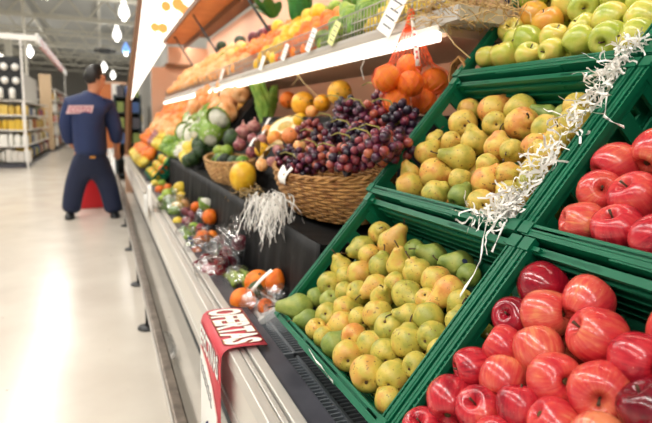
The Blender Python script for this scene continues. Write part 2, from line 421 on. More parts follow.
# bumper rail on feet
rail = empty('bumper_rail', (.2, 0, 0), None, 'worn metal bumper rail on floor feet before the cooler', 'rail')
MB().box(-.022, .022, .2, 10.2, .17, .235).build('rail_bar', M_rail, rail, bevel=.008)
MB().box(-.026, -.022, .2, 10.2, .195, .21).build('rail_stripe', M_steel, rail)
for y in (1.2, 3.15, 4.05, 5.2, 6.4, 7.6, 8.8, 9.9):
    MB().tube([(0.0, y, .01), (0.0, y, .17)], .016, 8).build('post', M_black, rail)
    MB().lathe([(0, 0), (.06, 0), (.058, .012), (.02, .02), (0, .02)], 16).build('foot', M_black, rail, loc=(0, y, 0))

# canopy beam above the display
can = empty('display_canopy', (1.1, 5, 2.4), None, 'orange wooden canopy beam above the produce display', 'canopy')
MB().box(-.15, .15, -5.2, 4.3, 0, .03).build('soffit_board', M_wood, can)
MB().box(-.17, -.15, -5.2, 4.3, -.012, .05).build('fascia', M_wooddk, can)
MB().box(.15, .17, -5.2, 4.3, -.07, .22).build('rear_fascia', M_wooddk, can)
MB().box(.17, .55, -5.2, 4.3, .141, .18).build('roof_board', M_wooddk, can)
MB().box(-.13, .3, 4.3, 6.5, -.35, -.3).build('lower_soffit', M_wooddk, can)
for y in (-2.4, -.4, 1.6, 3.4):
    MB().tube([(-.1, y, 0), (.3, y-.35, -.72)], .012, 6).build('support_rod', M_dark, can)
for y in (-3.3, -.1, 3.0):  # fill lamps added out of sight behind the rear fascia to brighten the produce
    MB().box(.19, .27, y-1.4, y+1.4, .1, .14).build('canopy_fill_housing', M_white, can)
    ld = bpy.data.lights.new('canopy_fill', 'AREA'); ld.shape = 'RECTANGLE'; ld.size = .06; ld.size_y = 2.8; ld.energy = CANOPY_FILL_W; ld.color = (1, .9, .78)
    lo = bpy.data.objects.new('canopy_fill_light', ld); COL.objects.link(lo); lo.parent = can; lo.location = (.23, y, .07)
    MB().tube([(.23, y-1.38, .085), (.23, y+1.38, .085)], .013, 8).build('canopy_fill_tube', M_tube, can)

# backlit pillar panel at the far end
PY = 9.75
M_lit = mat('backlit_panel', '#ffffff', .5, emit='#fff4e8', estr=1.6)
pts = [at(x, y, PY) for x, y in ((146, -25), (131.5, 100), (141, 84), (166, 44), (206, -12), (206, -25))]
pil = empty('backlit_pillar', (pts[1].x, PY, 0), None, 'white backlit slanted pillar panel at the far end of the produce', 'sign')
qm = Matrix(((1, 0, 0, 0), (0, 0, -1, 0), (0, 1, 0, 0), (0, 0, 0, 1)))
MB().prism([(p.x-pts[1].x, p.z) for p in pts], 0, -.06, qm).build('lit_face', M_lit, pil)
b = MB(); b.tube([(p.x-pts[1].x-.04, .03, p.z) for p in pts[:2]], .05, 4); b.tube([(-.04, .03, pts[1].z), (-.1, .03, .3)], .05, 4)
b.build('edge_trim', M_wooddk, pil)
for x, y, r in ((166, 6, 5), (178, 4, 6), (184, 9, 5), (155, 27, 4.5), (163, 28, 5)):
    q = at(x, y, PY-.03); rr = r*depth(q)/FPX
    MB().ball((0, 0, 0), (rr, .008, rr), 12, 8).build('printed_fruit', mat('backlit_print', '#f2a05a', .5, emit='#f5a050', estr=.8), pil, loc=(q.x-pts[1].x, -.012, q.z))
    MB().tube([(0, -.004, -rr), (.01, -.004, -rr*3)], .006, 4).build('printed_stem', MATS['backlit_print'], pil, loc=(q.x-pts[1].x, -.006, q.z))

# ------------------------------------------------------------------ upper shelf
SY0, SY1 = 1.43, 9.3
shelf = empty('upper_shelf', (.95, SY0, 1.48), None, 'long white upper display shelf above the slanted produce', 'shelf')
def sh(fn, name, m, bev=0):
    b = MB(); fn(b); return b.build(name, m, shelf, bevel=bev)
SL = SY1-SY0
M_peachl = mat('shelf_underside', '#c9a68e', .5)
sh(lambda b: b.box(.02, .42, 0, SL, -.01, .015), 'shelf_board', M_peachl)
sh(lambda b: b.box(-.012, .02, 0, SL, .0, .03), 'front_lip', M_white, .004)
sh(lambda b: b.box(-.03, .0, 0, SL, -.028, -.002), 'lamp_cover', mat('shelf_lamp_diffuser', '#ffffff', .4, emit='#fff3e2', estr=2.4), .004)
sh(lambda b: b.tube([(.004, 0, .05), (.004, SL, .05)], .021, 10), 'rolled_edge', mat('grey_enamel', '#bdb6ac', .45))
# inclined produce bed on the shelf
sh(lambda b: b.add([(.05, 0, .04), (.42, 0, .42), (.42, SL, .42), (.05, SL, .04), (.05, 0, .02), (.42, 0, .02), (.42, SL, .02), (.05, SL, .02)],
   [(0, 3, 2, 1), (4, 5, 6, 7), (0, 1, 5, 4), (3, 7, 6, 2), (0, 4, 7, 3), (1, 2, 6, 5)]), 'produce_bed', M_peach)
def fence(b):
    y = .02
    while y < SL:
        b.tube([(.005, y, .06), (.005, y, .165)], .0022, 4); y += .028 if y < 3 else .06
    for z in (.09, .125, .165): b.tube([(.005, 0, z), (.005, SL, z)], .0032, 5)
sh(fence, 'wire_guard', mat('chrome_wire', '#b8b4ac', .3, .7))

# ------------------------------------------------------------------ slanted produce deck beyond the crates
deck = empty('produce_slope', (.6, 1.43, .555), None, 'slanted black draped produce deck between cooler and shelf', 'display stand')
def dk(fn, name, m, **k):
    b = MB(); fn(b); return b.build(name, m, deck, **k)
off = Vector((.6, 1.43, .555))
YS = 3.95
def slope_sheet(b):
    a = sl(.2, -.06, YS)-off; c = sl(1.0, -.06, YS)-off; y0 = YS-1.43; y1 = 7.8
    b.add([(a.x, y0, a.z), (c.x, y0, c.z), (c.x, y1, c.z), (a.x, y1, a.z), (a.x, y0, 0), (c.x, y0, 0), (c.x, y1, 0), (a.x, y1, 0)],
          [(0, 3, 2, 1), (4, 5, 6, 7), (0, 1, 5, 4), (3, 7, 6, 2), (0, 4, 7, 3), (1, 2, 6, 5)])
dk(slope_sheet, 'slope_board', M_tarp)
dk(lambda b: b.box(-.02, .42, 0, YS-1.43, .27, .295), 'lower_step', M_tarp)
dk(lambda b: b.box(.40, .75, 0, YS-1.43, 0, .68), 'upper_step', M_tarp)
dk(lambda b: b.prism([(.2, .295), (.4, .295), (.4, .65)], -.75, -(YS-1.43), Matrix(((1, 0, 0, 0), (0, 0, -1, 0), (0, 1, 0, 0), (0, 0, 0, 1)))), 'ramp', M_tarp)
def drape(b):
    def f(u, v):
        y = u*7.8
        wob = .012*math.sin(y*23+2*math.sin(y*7)) + .008*math.sin(y*51)
        return Vector((-.026+wob*(1-v)-.02*(1-v), y, .295*v+.001))
    b.sheet(f, 260, 6)
dk(drape, 'front_drape', M_tarp, solid=.004)

# ------------------------------------------------------------------ sloping crate rack
rk = empty('crate_rack', sl(-.03, -.16, .75), None, 'dark sloping rack that carries the green crates', 'rack')
ro = sl(-.03, -.16, .75)
def bar(s0, s1, n0, n1, y0, y1):
    b = MB(); vs = [sl(s, n, y)-ro for s in (s0, s1) for n in (n0, n1) for y in (y0, y1)]
    b.add(vs, [(0, 1, 3, 2), (4, 6, 7, 5), (0, 4, 5, 1), (2, 3, 7, 6), (0, 2, 6, 4), (1, 5, 7, 3)]); return b
for y in (.1, .42, .74, 1.05, 1.36): bar(-.03, 1.3, -.185, -.156, y-.015, y+.015).build('rack_rail', M_dark, rk)
for s in (-.03, .41, .85, 1.27): bar(s, s+.03, -.2, -.185, .1, 1.38).build('cross_bar', M_dark, rk)
for y in (.12, .74, 1.36):
    for s in (0.0, .8, 1.25):
        p = sl(s, -.2, y)-ro; MB().box(p.x-.015, p.x+.015, p.y-.015, p.y+.015, .556-ro.z, p.z).build('leg', M_dark, rk)

# ------------------------------------------------------------------ green crates
CL, CD, CH = .585, .40, .15
def crate_meshes():
    out = {}
    b = MB(); b.box(-CL/2, CL/2, -CD/2, CD/2, 0, .006)
    for k in range(7): x = -CL/2+.04+k*(CL-.08)/6; b.box(x-.004, x+.004, -CD/2, CD/2, .006, .011)
    out['base'] = b.mesh('crate_base', M_crate)
    # long wall at y=-CD/2 (outside towards -y)
    b = MB()
    b.box(-CL/2, CL/2, 0, .006, 0, CH)                                     # plate
    b.box(-CL/2, CL/2, -.012, .012, CH-.01, CH)                            # rim flange
    b.box(-CL/2, CL/2, -.003, .001, CH, CH+.0015)
    b.box(-CL/2, CL/2, -.012, -.008, CH-.03, CH-.01)                       # turned-down edge
    hb2 = MB(); hb2.box(-.11, .11, -.015, -.012, CH-.022, CH-.002); hb2.box(-.11, -.10, -.014, -.008, CH-.04, CH-.02); hb2.box(.10, .11, -.014, -.008, CH-.04, CH-.02)
    out['handle'] = hb2.mesh('crate_handle', M_crate)
    b.box(-.10, .10, .006, .012, CH-.035, CH-.02)
    for z in (.03, .062, .094): b.box(-CL/2+.03, CL/2-.03, .006, .0125, z, z+.007)
    for z in (.03, .075): b.box(-CL/2, CL/2, -.009, 0, z, z+.006)
    for k in range(9):
        x = -CL/2+.02+k*(CL-.04)/8; b.box(x-.003, x+.003, -.009, 0, 0, CH-.01)
    out['long'] = b.mesh('crate_long_wall', M_crate)
    b = MB(); b.box(-CL/2, CL/2, 0, .006, 0, CH-.012); b.box(-CL/2, CL/2, -.004, .010, CH-.02, CH-.012)
    b.box(-.10, .10, .006, .012, CH-.045, CH-.03)
    for z in (.025, .055, .085, .112): b.box(-CL/2+.03, CL/2-.03, .006, .0135, z, z+.006)
    out['back'] = b.mesh('crate_back_wall', M_crate)
    # short wall at x=-CL/2, running along y, openwork under the top rail
    b = MB(); y0, y1 = -CD/2+.007, CD/2-.007
    b.box(0, .006, y0, y1, 0, .062)
    b.box(-.010, .0035, y0, y1, CH-.014, CH); b.box(.0095, .013, y0, y1, CH-.014, CH-.001); b.box(.0035, .0095, y0, y1, CH-.014, CH-.009)
    k = 0; y = y0+.006
    while y < y1: b.box(.0035, .0095, y-.0015, y+.0015, CH-.010, CH-.003); y += .0125
    b.box(-.0055, -.0035, y0, y1, CH, CH+.0012)
    b.box(0, .006, y0, y1, .118, CH-.01)
    for yy in (-.165, -.075, .005, .085, .165): b.box(-.001, .007, yy-.018, yy+.018, .06, .12)
    for z in (.02, .042): b.box(-.007, 0, y0, y1, z, z+.005)
    for yy in (-.12, -.03, .05, .13):
        b.box(.006, .011, yy-.012, yy+.012, .024, .05)
    out['short'] = b.mesh('crate_short_wall', M_crate)
    b = MB(); b.box(0, .03, 0, .008, 0, CH-.004); b.box(0, .008, .008, .03, 0, CH-.004); b.box(-.011, .014, -.010, .014, CH-.012, CH+.003)
    out['post'] = b.mesh('crate_corner_post', M_crate)
    return out
CM = crate_meshes()
CQ = Matrix((Vector((0, -1, 0)), SV, NV)).transposed().to_quaternion()
def crate(sc_, Yc, label):
    t = empty('produce_crate', sl(sc_, -CH, Yc), CQ, label, 'crate', 'green plastic produce crates')
    link('base', CM['base'], t)
    qz = Quaternion((0, 0, 1), math.pi); q0 = Quaternion()
    link('handle', CM['handle'], link('long_wall', CM['long'], t, (0, -CD/2, 0), q0)); link('long_wall', CM['back'], t, (0, CD/2, 0), qz)
    link('end_wall', CM['short'], t, (-CL/2, 0, 0), q0); link('end_wall', CM['short'], t, (CL/2, 0, 0), qz)
    for x, y, a in ((-1, -1, 0), (1, -1, .5), (1, 1, 1), (-1, 1, 1.5)):
        link('corner_post', CM['post'], t, (x*CL/2, y*CD/2, 0), Quaternion((0, 0, 1), a*math.pi))
    return t
ROWS = [(.185, 1.035), (.612, 1.06), (1.042, 1.075)]
COLDY = .612
crate(*ROWS[0], 'lower green crate filled with yellow pears')
crate(*ROWS[1], 'middle green crate of pears under the green apples')
crate(*ROWS[2], 'top green crate filled with green apples')
crate(ROWS[0][0], ROWS[0][1]-COLDY, 'lower right green crate filled with red apples')
crate(ROWS[1][0], ROWS[1][1]-COLDY, 'green crate of red apples at the right edge above the lower apples')
crate(ROWS[2][0], ROWS[2][1]-COLDY, 'topmost right green crate beside the green apples')

# ------------------------------------------------------------------ fruit meshes (unit radius about the body centre)
def pear_mesh(i):
    nk = (.55, .75, .95, 1.15, .4)[i % 5]; bend = (.1, .3, -.25, .2, 0)[i % 5]
    prof = [(0, -.78), (.14, -.86), (.34, -.93), (.64, -.82), (.88, -.5), (1, -.06), (.96, .3), (.8, .58), (.62, .55+.35*nk), (.48, .6+.62*nk), (.36, .68+.82*nk), (.16, .72+.88*nk), (0, .68+.86*nk)]
    prof = smooth_prof(prof, 2)
    def fn(p):
        h = max(p.z-.2, 0); ns = noise.noise(p*1.3+Vector((i*7.1, 3, 1)))*.06
        q = Vector((p.x*(1+ns), p.y*(1+ns), p.z)); q.x += bend*h*h*.5; return q
    b = MB(); b.lathe(prof, 22, fn); top = fn(Vector((0, 0, prof[-1][1])))
    s = MB(); s.tube([top+Vector((0, 0, -.05)), top+Vector((.03, .02, .16)), top+Vector((.12, .05, .36)), top+Vector((.26, .05, .52))], [.06, .045, .045, .07], 6)
    c = MB(); c.lathe([(0, -.86), (.05, -.885), (.09, -.88), (.1, -.83), (.05, -.8), (0, -.8)], 8)
    return b, s, c
def apple_mesh(i):
    prof = smooth_prof([(0, -.58), (.1, -.64), (.26, -.82), (.48, -.88), (.76, -.7), (.95, -.32), (1, .05), (.95, .4), (.78, .7), (.52, .84), (.3, .8), (.12, .6), (0, .48)], 2)
    def fn(p):
        a = math.atan2(p.y, p.x); lob = 1+.035*math.cos(5*a+i)*max(0, -p.z)
        ns = noise.noise(p*.9+Vector((i*5.3, 1, 2)))*.07
        return Vector((p.x*(lob+ns), p.y*(lob+ns), p.z*(1+.03*math.sin(i*2))+.06*p.x*math.sin(i)))
    b = MB(); b.lathe(prof, 26, fn)
    s = MB(); s.tube([(0, 0, .45), (.03, 0, .7), (.1, .03, .95)], [.05, .04, .06], 6)
    c = MB(); c.lathe([(0, -.66), (.05, -.72), (.12, -.74), (.13, -.68), (.04, -.6), (0, -.6)], 10)
    return b, s, c
PEAR = [pear_mesh(i) for i in range(5)]; APPLE = [apple_mesh(i) for i in range(4)]
CACHE = {}
def meshes(kind, i, m):
    key = (kind, i, m.name)
    if key not in CACHE:
        b, s, c = (PEAR if kind == 'pear' else APPLE)[i]
        sk = (kind, i)
        if sk not in CACHE: CACHE[sk] = (s.mesh(kind+'_stem', M_stem), c.mesh(kind+'_calyx', M_calyx))
        CACHE[key] = (b.mesh(kind, m),)+CACHE[sk]
    return CACHE[key]
M_sticker = mat('fruit_sticker', '#26304a', .4); M_sticker2 = mat('fruit_sticker_pale', '#dfe3ea', .4)
STK = MB().prism([(.17*math.cos(a*math.pi/5), .22*math.sin(a*math.pi/5)) for a in range(10)], 0, .015).mesh('sticker', M_sticker)
def fruit(kind, i, m, p, r, axis, spin=0, sticker=None):
    me = meshes(kind, i, m)
    o = link(kind, me[0], None, p, axis_quat(axis, spin), r)
    link('stem', me[1], o); link('calyx', me[2], o)
    if sticker is not None:       # direction in world space
        d = (o.rotation_quaternion.inverted() @ Vector(sticker).normalized())
        link('sticker', STK, o, d*1.0, axis_quat(d))
    return o

def fill_crate(spec, row, col, kind, label, cat, group, n0, n1, rlim, shells, under, pick):
    """spec: (px,py,diam px[,options]) of the fruit in view -> resting places in the crate; hidden layer below"""
    sc_, Yc = ROWS[row]; Yc -= col*COLDY; s0 = sc_-CD/2
    P = []
    for it in spec:
        px, py, d = it[:3]; op = it[3] if len(it) > 3 else {}
        p = px_slope(px, py, n0+op.get('n', 0), n1, s0)
        r = min(max(d/2*1.07*depth(p)/FPX, rlim[0]), rlim[1])
        P.append([p, r, op])
    def clamp(p, r):
        q = p-O0; s = q.dot(SV); n = q.dot(NV); y = p.y
        s = min(max(s, s0+.012+r*.95), s0+CD-.012-r*.95)
        y = min(max(y, Yc-CL/2+.012+r*.95), Yc+CL/2-.012-r*.95)
        n = max(n, -CH+.01+r*.9)
        return sl(s, n, y)
    for _ in range(14):
        for a in range(len(P)):
            for b in range(a):
                d = P[a][0]-P[b][0]; lim = (P[a][1]+P[b][1])*.88
                if d.length < lim and d.length > 1e-6:
                    mv = d.normalized()*(lim-d.length)*.25
                    P[a][0] = P[a][0]+mv; P[b][0] = P[b][0]-mv
        for q in P: q[0] = clamp(q[0], q[1])
    objs = []
    for k, (p, r, op) in enumerate(P):
        m = pick(k, op)
        if 'dir' in op:
            dx, dy, dz = op['dir']; ax = MC @ Vector((dx, -dy, dz))
        else:
            ax = rnd_axis(); 
            if kind == 'pear':  ax = (ax + (MC @ Vector((0, 0, -.5)))).normalized()
            else: ax = (ax + Vector((-.2, 0, .5))).normalized()
        st = None
        if 'stk' in op: st = MC @ Vector((op['stk'][0], -op['stk'][1], 1))
        o = fruit(kind, op.get('v', random.randrange(len(PEAR if kind == 'pear' else APPLE))), m, p, r, ax, random.uniform(0, 6.28), st)
        tag(o, '', cat, group); objs.append((o, op))
    # rows for the labels: by height up the slope, then from the left (far) end
    rows = {}
    for o, op in objs:
        s = (o.location-O0).dot(SV)-s0
        rows.setdefault(int(s/.066), []).append((o, op))
    for ri, key in enumerate(sorted(rows)):
        for ci, (o, op) in enumerate(sorted(rows[key], key=lambda q: -q[0].location.y)):
            o['label'] = '%s in %s, %s row from front, %s from left' % (op.get('look', label[0]), label[1], ORD[ri], ORD[ci])
    # hidden supporting layer
    r = under; y = Yc-CL/2+.015+r; row_i = 0; s = s0+.015+r
    while s < s0+CD-.012-r:
        y = Yc-CL/2+.014+r+(r if row_i % 2 else 0)
        while y < Yc+CL/2-.014-r:
            p = sl(s+random.uniform(-.003, .003), -CH+.011+r, y+random.uniform(-.003, .003))
            if all((p-q[0]).length > (r+q[1])*.9 for q in P):
                o = fruit(kind, random.randrange(len(shells)), shells[random.randrange(len(shells))], p, r, rnd_axis())
                tag(o, '%s mostly buried in the bottom layer of %s' % (label[0], label[1]), cat, group+', bottom layer'); P.append([p, r, {}])
            y += 2*r
        s += r*1.75; row_i += 1

G = {'n': -.035, 'g': 1, 'look': 'shaded green pear'}
pears1 = [(380,233,22,{'v':4}),(392,243,27,{'dir':(.35,-.8,.2),'v':2,'look':'upright stemmed yellow pear'}),(357,246,24,{'dir':(-.8,.3,.3),'v':1}),(369,255,22,{'v':4}),(381,266,24),(339,266,21,{'dir':(-.3,-.8,.3),'v':1}),(345,277,18),(359,274,25,{'dir':(.1,.7,.2),'v':0}),
 (327,287,24,{'v':4}),(374,289,25,{'dir':(-.7,.2,.3),'v':1}),(314,298,16,{'g':1,'look':'small green pear'}),(343,293,18),(352,301,23),(331,302,20,{'g':1}),(400,266,26,{'dir':(-.2,-.9,.3),'v':2,'look':'long stemmed yellow pear'}),(417,272,28,{'v':4}),(438,283,29),(450,293,30,{'look':'bruised reddish pear','b':1}),
 (434,256,24,G),(460,264,26,dict(G, stk=(.1,-.3))),(469,275,22,G),(415,251,22,G),(394,285,22),(407,295,29),(381,301,22),(428,303,24),(458,303,26),(294,317,26,{'dir':(-.9,-.15,.2),'v':3,'g':1,'look':'long green pear'}),(305,325,21,{'g':1,'look':'small green pear'}),
 (327,317,25),(350,303,23),(341,323,25,{'b':1,'look':'orange blushed pear'}),(378,310,29,{'v':4}),(361,318,22),(391,328,30,{'v':0}),(353,337,25,{'b':1,'look':'orange blushed pear'}),(311,337,17,{'b':1}),(320,343,20),(328,354,25,{'g':1,'dir':(.7,-.6,.2),'v':3,'look':'long green pear'}),(368,345,26,{'dir':(.5,-.6,.2),'v':1}),
 (344,365,30,{'dir':(.05,-.1,-1),'v':0,'look':'yellow pear blossom end out'}),(382,358,28,{'dir':(.1,-.4,-1)}),(361,384,35,{'dir':(.2,-.3,-1),'v':0,'look':'largest yellow pear'}),(394,378,32,{'dir':(.5,-.3,-1)}),(386,403,22),(409,342,33,{'v':4}),(428,314,29,{'dir':(-.2,-.5,-1)}),(434,342,30),(415,366,26),(461,318,30),(445,352,26),(407,318,22)]
fill_crate(pears1, 0, 0, 'pear', ('yellow pear', 'lower pear crate'), 'pear', 'pears in the lower pear crate', -.022, -.14, (.026, .039), [M_pear, M_pearg], .031,
           lambda k, op: M_pearg if op.get('g') else (M_pear2 if op.get('b') else M_pear))
pears2 = [(409,187,26,{'dir':(.9,-.2,.2),'v':1}),(410,173,18),(435,173,29,{'dir':(.8,.1,.4),'v':0}),(427,153,23,{'dir':(.5,-.7,.2),'v':1}),(434,141,18,{'dir':(.3,-.8,.1),'v':0}),(451,141,18),(462,157,26,{'dir':(-.9,-.1,.1),'v':3}),(473,143,25,{'b':1,'look':'red blushed pear'}),(498,147,26,{'dir':(0,-.9,.2),'v':0}),(487,165,21),(460,180,22),(486,181,27,{'dir':(.6,-.5,.2),'v':1}),
 (434,195,25,{'dir':(.6,-.4,.3),'v':0}),(460,196,20,{'g':1}),(481,203,26,{'dir':(.1,-.2,-1)}),(508,174,23),(511,192,22),(505,210,22),(465,103,22),(463,124,27,{'dir':(.1,-.3,-1)}),(494,109,28,{'dir':(.8,-.6,.1),'v':1,'look':'stemmed yellow pear'}),(526,103,30,{'v':4}),(522,124,36,{'dir':(0,-.2,1),'v':4,'look':'largest round yellow pear'}),(495,124,24,{'dir':(.2,-.2,-1)}),
 (551,115,19,{'g':1,'n':-.03}),(582,101,27,{'b':1,'dir':(.2,-.4,-1)}),(566,109,20,{'g':1,'n':-.03}),(546,129,27),(571,126,30,{'b':1}),(512,151,23,{'b':1}),(537,146,25,{'dir':(.8,-.5,.1),'v':3,'b':1,'look':'long orange pear'}),(549,150,20),(535,168,24),(528,184,24),(556,140,22)]
fill_crate(pears2, 1, 0, 'pear', ('ripe yellow pear', 'middle pear crate'), 'pear', 'pears in the middle pear crate', -.022, -.14, (.027, .041), [M_pear2], .032,
           lambda k, op: M_pearg if op.get('g') else (M_apple if False else (M_pear2 if (op.get('b') or k % 3) else M_pear)))
apples1 = [(532,272,44,{'d':1,'look':'dark red apple','dir':(-.1,.6,.75)}),(502,308,38,{'d':1,'look':'dark red apple'}),(540,309,45),(579,314,47),(605,334,56),(640,350,52),(508,345,38),(545,353,48),(566,376,52),(605,393,58),(646,408,56,{'d':1}),(476,369,40),(437,392,45),(504,387,44),(523,406,42),(553,419,50),(467,408,43),(413,419,38),(490,425,40),(672,370,52),(668,330,46),(680,420,54),(595,432,54),(640,452,56)]
fill_crate(apples1, 0, 1, 'apple', ('red apple', 'lower apple crate'), 'apple', 'red apples in the lower crate', -.012, -.06, (.034, .042), [M_apple], .035,
           lambda k, op: M_appledk if op.get('d') else M_apple)
apples2 = [(607,160,41),(643,157,44),(608,189,42,{'d':0}),(639,198,48),(586,224,42),(622,232,48),(652,243,46),(672,195,50),(684,150,46),(690,230,50)]
fill_crate(apples2, 1, 1, 'apple', ('red apple', 'upper apple crate'), 'apple', 'red apples in the upper crate', -.02, -.1, (.034, .042), [M_apple], .036,
           lambda k, op: M_apple)
gapples = [(487,57,20),(504,55,25),(528,55,24,{'dir':(0,-.6,.7)}),(512,29,24),(515,40,18),(529,18,27,{'y':1,'look':'yellow apple'}),(550,21,31,{'y':1,'look':'orange yellow apple','stk':(-.1,-.5)}),(527,40,28),(554,38,27,{'dir':(0,-.7,.6)}),(552,51,23),(580,41,31),(584,28,26),(585,8,34),(612,20,38),(611,39,36),(643,22,35),(565,8,30),(618,-4,32),(525,3,25),(643,1,30),(650,32,34),(596,-14,30),(541,-6,26,{'stk':(.2,.3)}),(565,-18,28),(640,-25,30)]
fill_crate(gapples, 2, 0, 'apple', ('green apple', 'top apple crate'), 'apple', 'green apples in the top crate', -.01, -.12, (.032, .041), [M_gapple], .036,
           lambda k, op: M_yapple if op.get('y') else M_gapple)

# ------------------------------------------------------------------ general produce shapes (unit radius)
def gp(name, prof, segs=18, fn=None, stem=None, nav=None, sm=2):
    b = MB(); b.lathe(smooth_prof(prof, sm), segs, fn)
    return (b, stem, nav)
def sphere_prof(k=1., n=8): return [(math.sin(math.pi*i/n), -k*math.cos(math.pi*i/n)) for i in range(n+1)]
def st(pts, r): return MB().tube(pts, r, 6)
SH = {
 'orange': gp('orange', sphere_prof(.95), 18, None, MB().lathe([(0, .9), (.1, .93), (.09, .97), (0, .97)], 8)),
 'melon': gp('melon', sphere_prof(1.15), 20, lambda p: Vector((p.x*(1+.03*math.cos(10*math.atan2(p.y, p.x))), p.y*(1+.03*math.cos(10*math.atan2(p.y, p.x))), p.z)), st([(0, 0, 1.1), (.03, 0, 1.3)], [.09, .06])),
 'papaya': gp('papaya', [(0, -1.05), (.2, -1.02), (.7, -.75), (1, -.1), (.92, .5), (.62, 1.05), (.3, 1.4), (0, 1.48)], 18, None, st([(0, 0, 1.4), (0, 0, 1.6)], [.13, .1])),
 'avocado': gp('avocado', [(0, -.95), (.35, -.88), (.85, -.45), (1, .1), (.8, .7), (.5, 1.15), (.2, 1.35), (0, 1.38)], 16, None, st([(0, 0, 1.3), (0, 0, 1.46)], [.1, .08])),
 'lime': gp('lime', [(0, -1.2), (.12, -1.15), (.55, -.88), (.95, -.3), (.95, .3), (.55, .88), (.14, 1.13), (0, 1.2)], 14, None, st([(0, 0, 1.15), (0, 0, 1.24)], [.07, .06])),
 'onion': gp('onion', [(0, -.85), (.2, -.85), (.75, -.6), (1, 0), (.8, .5), (.35, .82), (.13, 1.1), (.1, 1.4), (0, 1.42)], 16, None, st([(0, 0, -.8), (0, 0, -.95)], [.2, .12])),
 'pumpkin': gp('pumpkin', [(0, -.55), (.3, -.68), (.75, -.6), (1, -.1), (.95, .3), (.6, .62), (.25, .62), (0, .5)], 24, lambda p: Vector((p.x*(1+.06*abs(math.cos(4*math.atan2(p.y, p.x)))), p.y*(1+.06*abs(math.cos(4*math.atan2(p.y, p.x)))), p.z)), st([(0, 0, .5), (.05, 0, .8), (.15, 0, .95)], [.14, .09, .11])),
 'plum': gp('plum', sphere_prof(1.05), 14, None, st([(0, 0, 1.0), (.03, 0, 1.2)], [.04, .04])),
 'cauliflower': gp('cauliflower', sphere_prof(.8, 12), 24, lambda p: p*(1+.1*noise.noise(p*5)), None, None, 1),
}
LF = MB()
for k in range(7):
    a0 = k*.9
    def lf(u, v, a0=a0):
        ang = a0+(v-.5)*.9; rr = 1.05+.12*u*u+.05*math.sin(v*14); z = -.75+1.1*u
        return Vector((rr*math.cos(ang)*(.6+.45*math.sin(min(u*1.6, 1.57))), rr*math.sin(ang)*(.6+.45*math.sin(min(u*1.6, 1.57))), z))
    LF.sheet(lf, 5, 5)
GC = {}
def produce(kind, m, p, r, axis=None, label='', cat='', group=None, parts=True, parent=None, name=None):
    key = ('p', kind, m.name)
    if key not in GC:
        GC[key] = SH[kind][0].mesh(kind, m)
        if ('s', kind) not in GC: GC[('s', kind)] = SH[kind][1].mesh(kind+'_stem', M_stem) if SH[kind][1] else None
    o = link(name or kind, GC[key], parent, p, axis_quat(axis or rnd_axis(), random.uniform(0, 6)), r)
    if parts and GC[('s', kind)]: link('stem', GC[('s', kind)], o)
    if kind == 'cauliflower':
        if 'lf' not in GC: GC['lf'] = LF.mesh('cauliflower_leaves', M_leaf)
        link('leaves', GC['lf'], o)
    if parent is None: tag(o, label, cat, group)
    return o
SHN = Vector((-.38, 0, .37)).normalized()
SHO = Vector((1.0, 0, 1.52))
def px_shelf(px, py, off):
    v = ray(px, py); t = (off - SHN.dot(CAM-SHO))/SHN.dot(v); q = CAM+v*t
    return q if (t > 0 and .97 < q.x < 1.3) else atx(px, py, 1.28)
def px_r(p, d): return d/2*depth(p)/FPX

# ------------------------------------------------------------------ wicker baskets
def basket(name, c, a, b_, h, tilt, label, m, rows=14, stakes=44, boat=.25):
    t = empty(name, c, Quaternion((0, 1, 0), -tilt), label, 'basket')
    def pt(th, v, off=0.):        # v 0..1 up the wall; long axis along local y
        k = .74+.26*math.sin(v*math.pi/2)
        z = h*v*(1+boat*(math.sin(th)**2)*v)
        return Vector(((b_*k+off)*math.cos(th), (a*k+off)*math.sin(th), z))
    wv = MB(); n = stakes*3
    for r_ in range(rows):
        v = (r_+.5)/rows
        pts = [pt(2*math.pi*i/n, v, .0035*math.cos(math.pi*(i/3+r_))) for i in range(n)]
        wv.tube(pts, h/rows*.46, 5, closed=True)
    wv.build('weave', m, t)
    sk = MB()
    for i in range(stakes):
        th = 2*math.pi*i/stakes; sk.tube([pt(th, v_) for v_ in (0, .33, .66, 1.0)], .0026, 5)
    sk.build('stakes', m, t)
    rim = MB()
    for ph in (0, math.pi):
        rim.tube([pt(2*math.pi*i/n, 1.0, .005*math.cos(i*.9+ph)) + Vector((0, 0, .006+.005*math.sin(i*.9+ph))) for i in range(n)], .0055, 6, closed=True)
    rim.build('rim', m, t)
    bt = MB(); bt.sheet(lambda u, v: Vector((0, 0, .004)) if u == 0 else pt(2*math.pi*v, .04)*1.0*u+Vector((0, 0, .002)), 3, 40)
    bt.build('bottom', m, t, solid=.004)
    return t
bk1 = basket('wicker_basket', (.79, 1.87, .880), .42, .165, .15, R(7), 'brown wicker basket heaped with dark grapes', M_wicker, 14, 44, .08)
bk2 = basket('wicker_basket', (.69, 3.18, .853), .40, .12, .12, R(6), 'pale wicker basket of avocados beyond the yellow melon', M_wickerp, 11, 40, .1)
# white paper liner tongue over the front rim
def tongue(u, v):
    q = Vector((.612-.012*math.sin(u*3.14)-.012*u, 1.93-.13*v*(1-.5*u)-.02*u, 1.035-.055*u+.012*math.sin(v*9)*(1-u)))
    return q
tag(MB().sheet(tongue, 6, 10).build('paper_liner', M_paper, solid=.001), 'white paper corner hanging over the grape basket rim', 'paper')

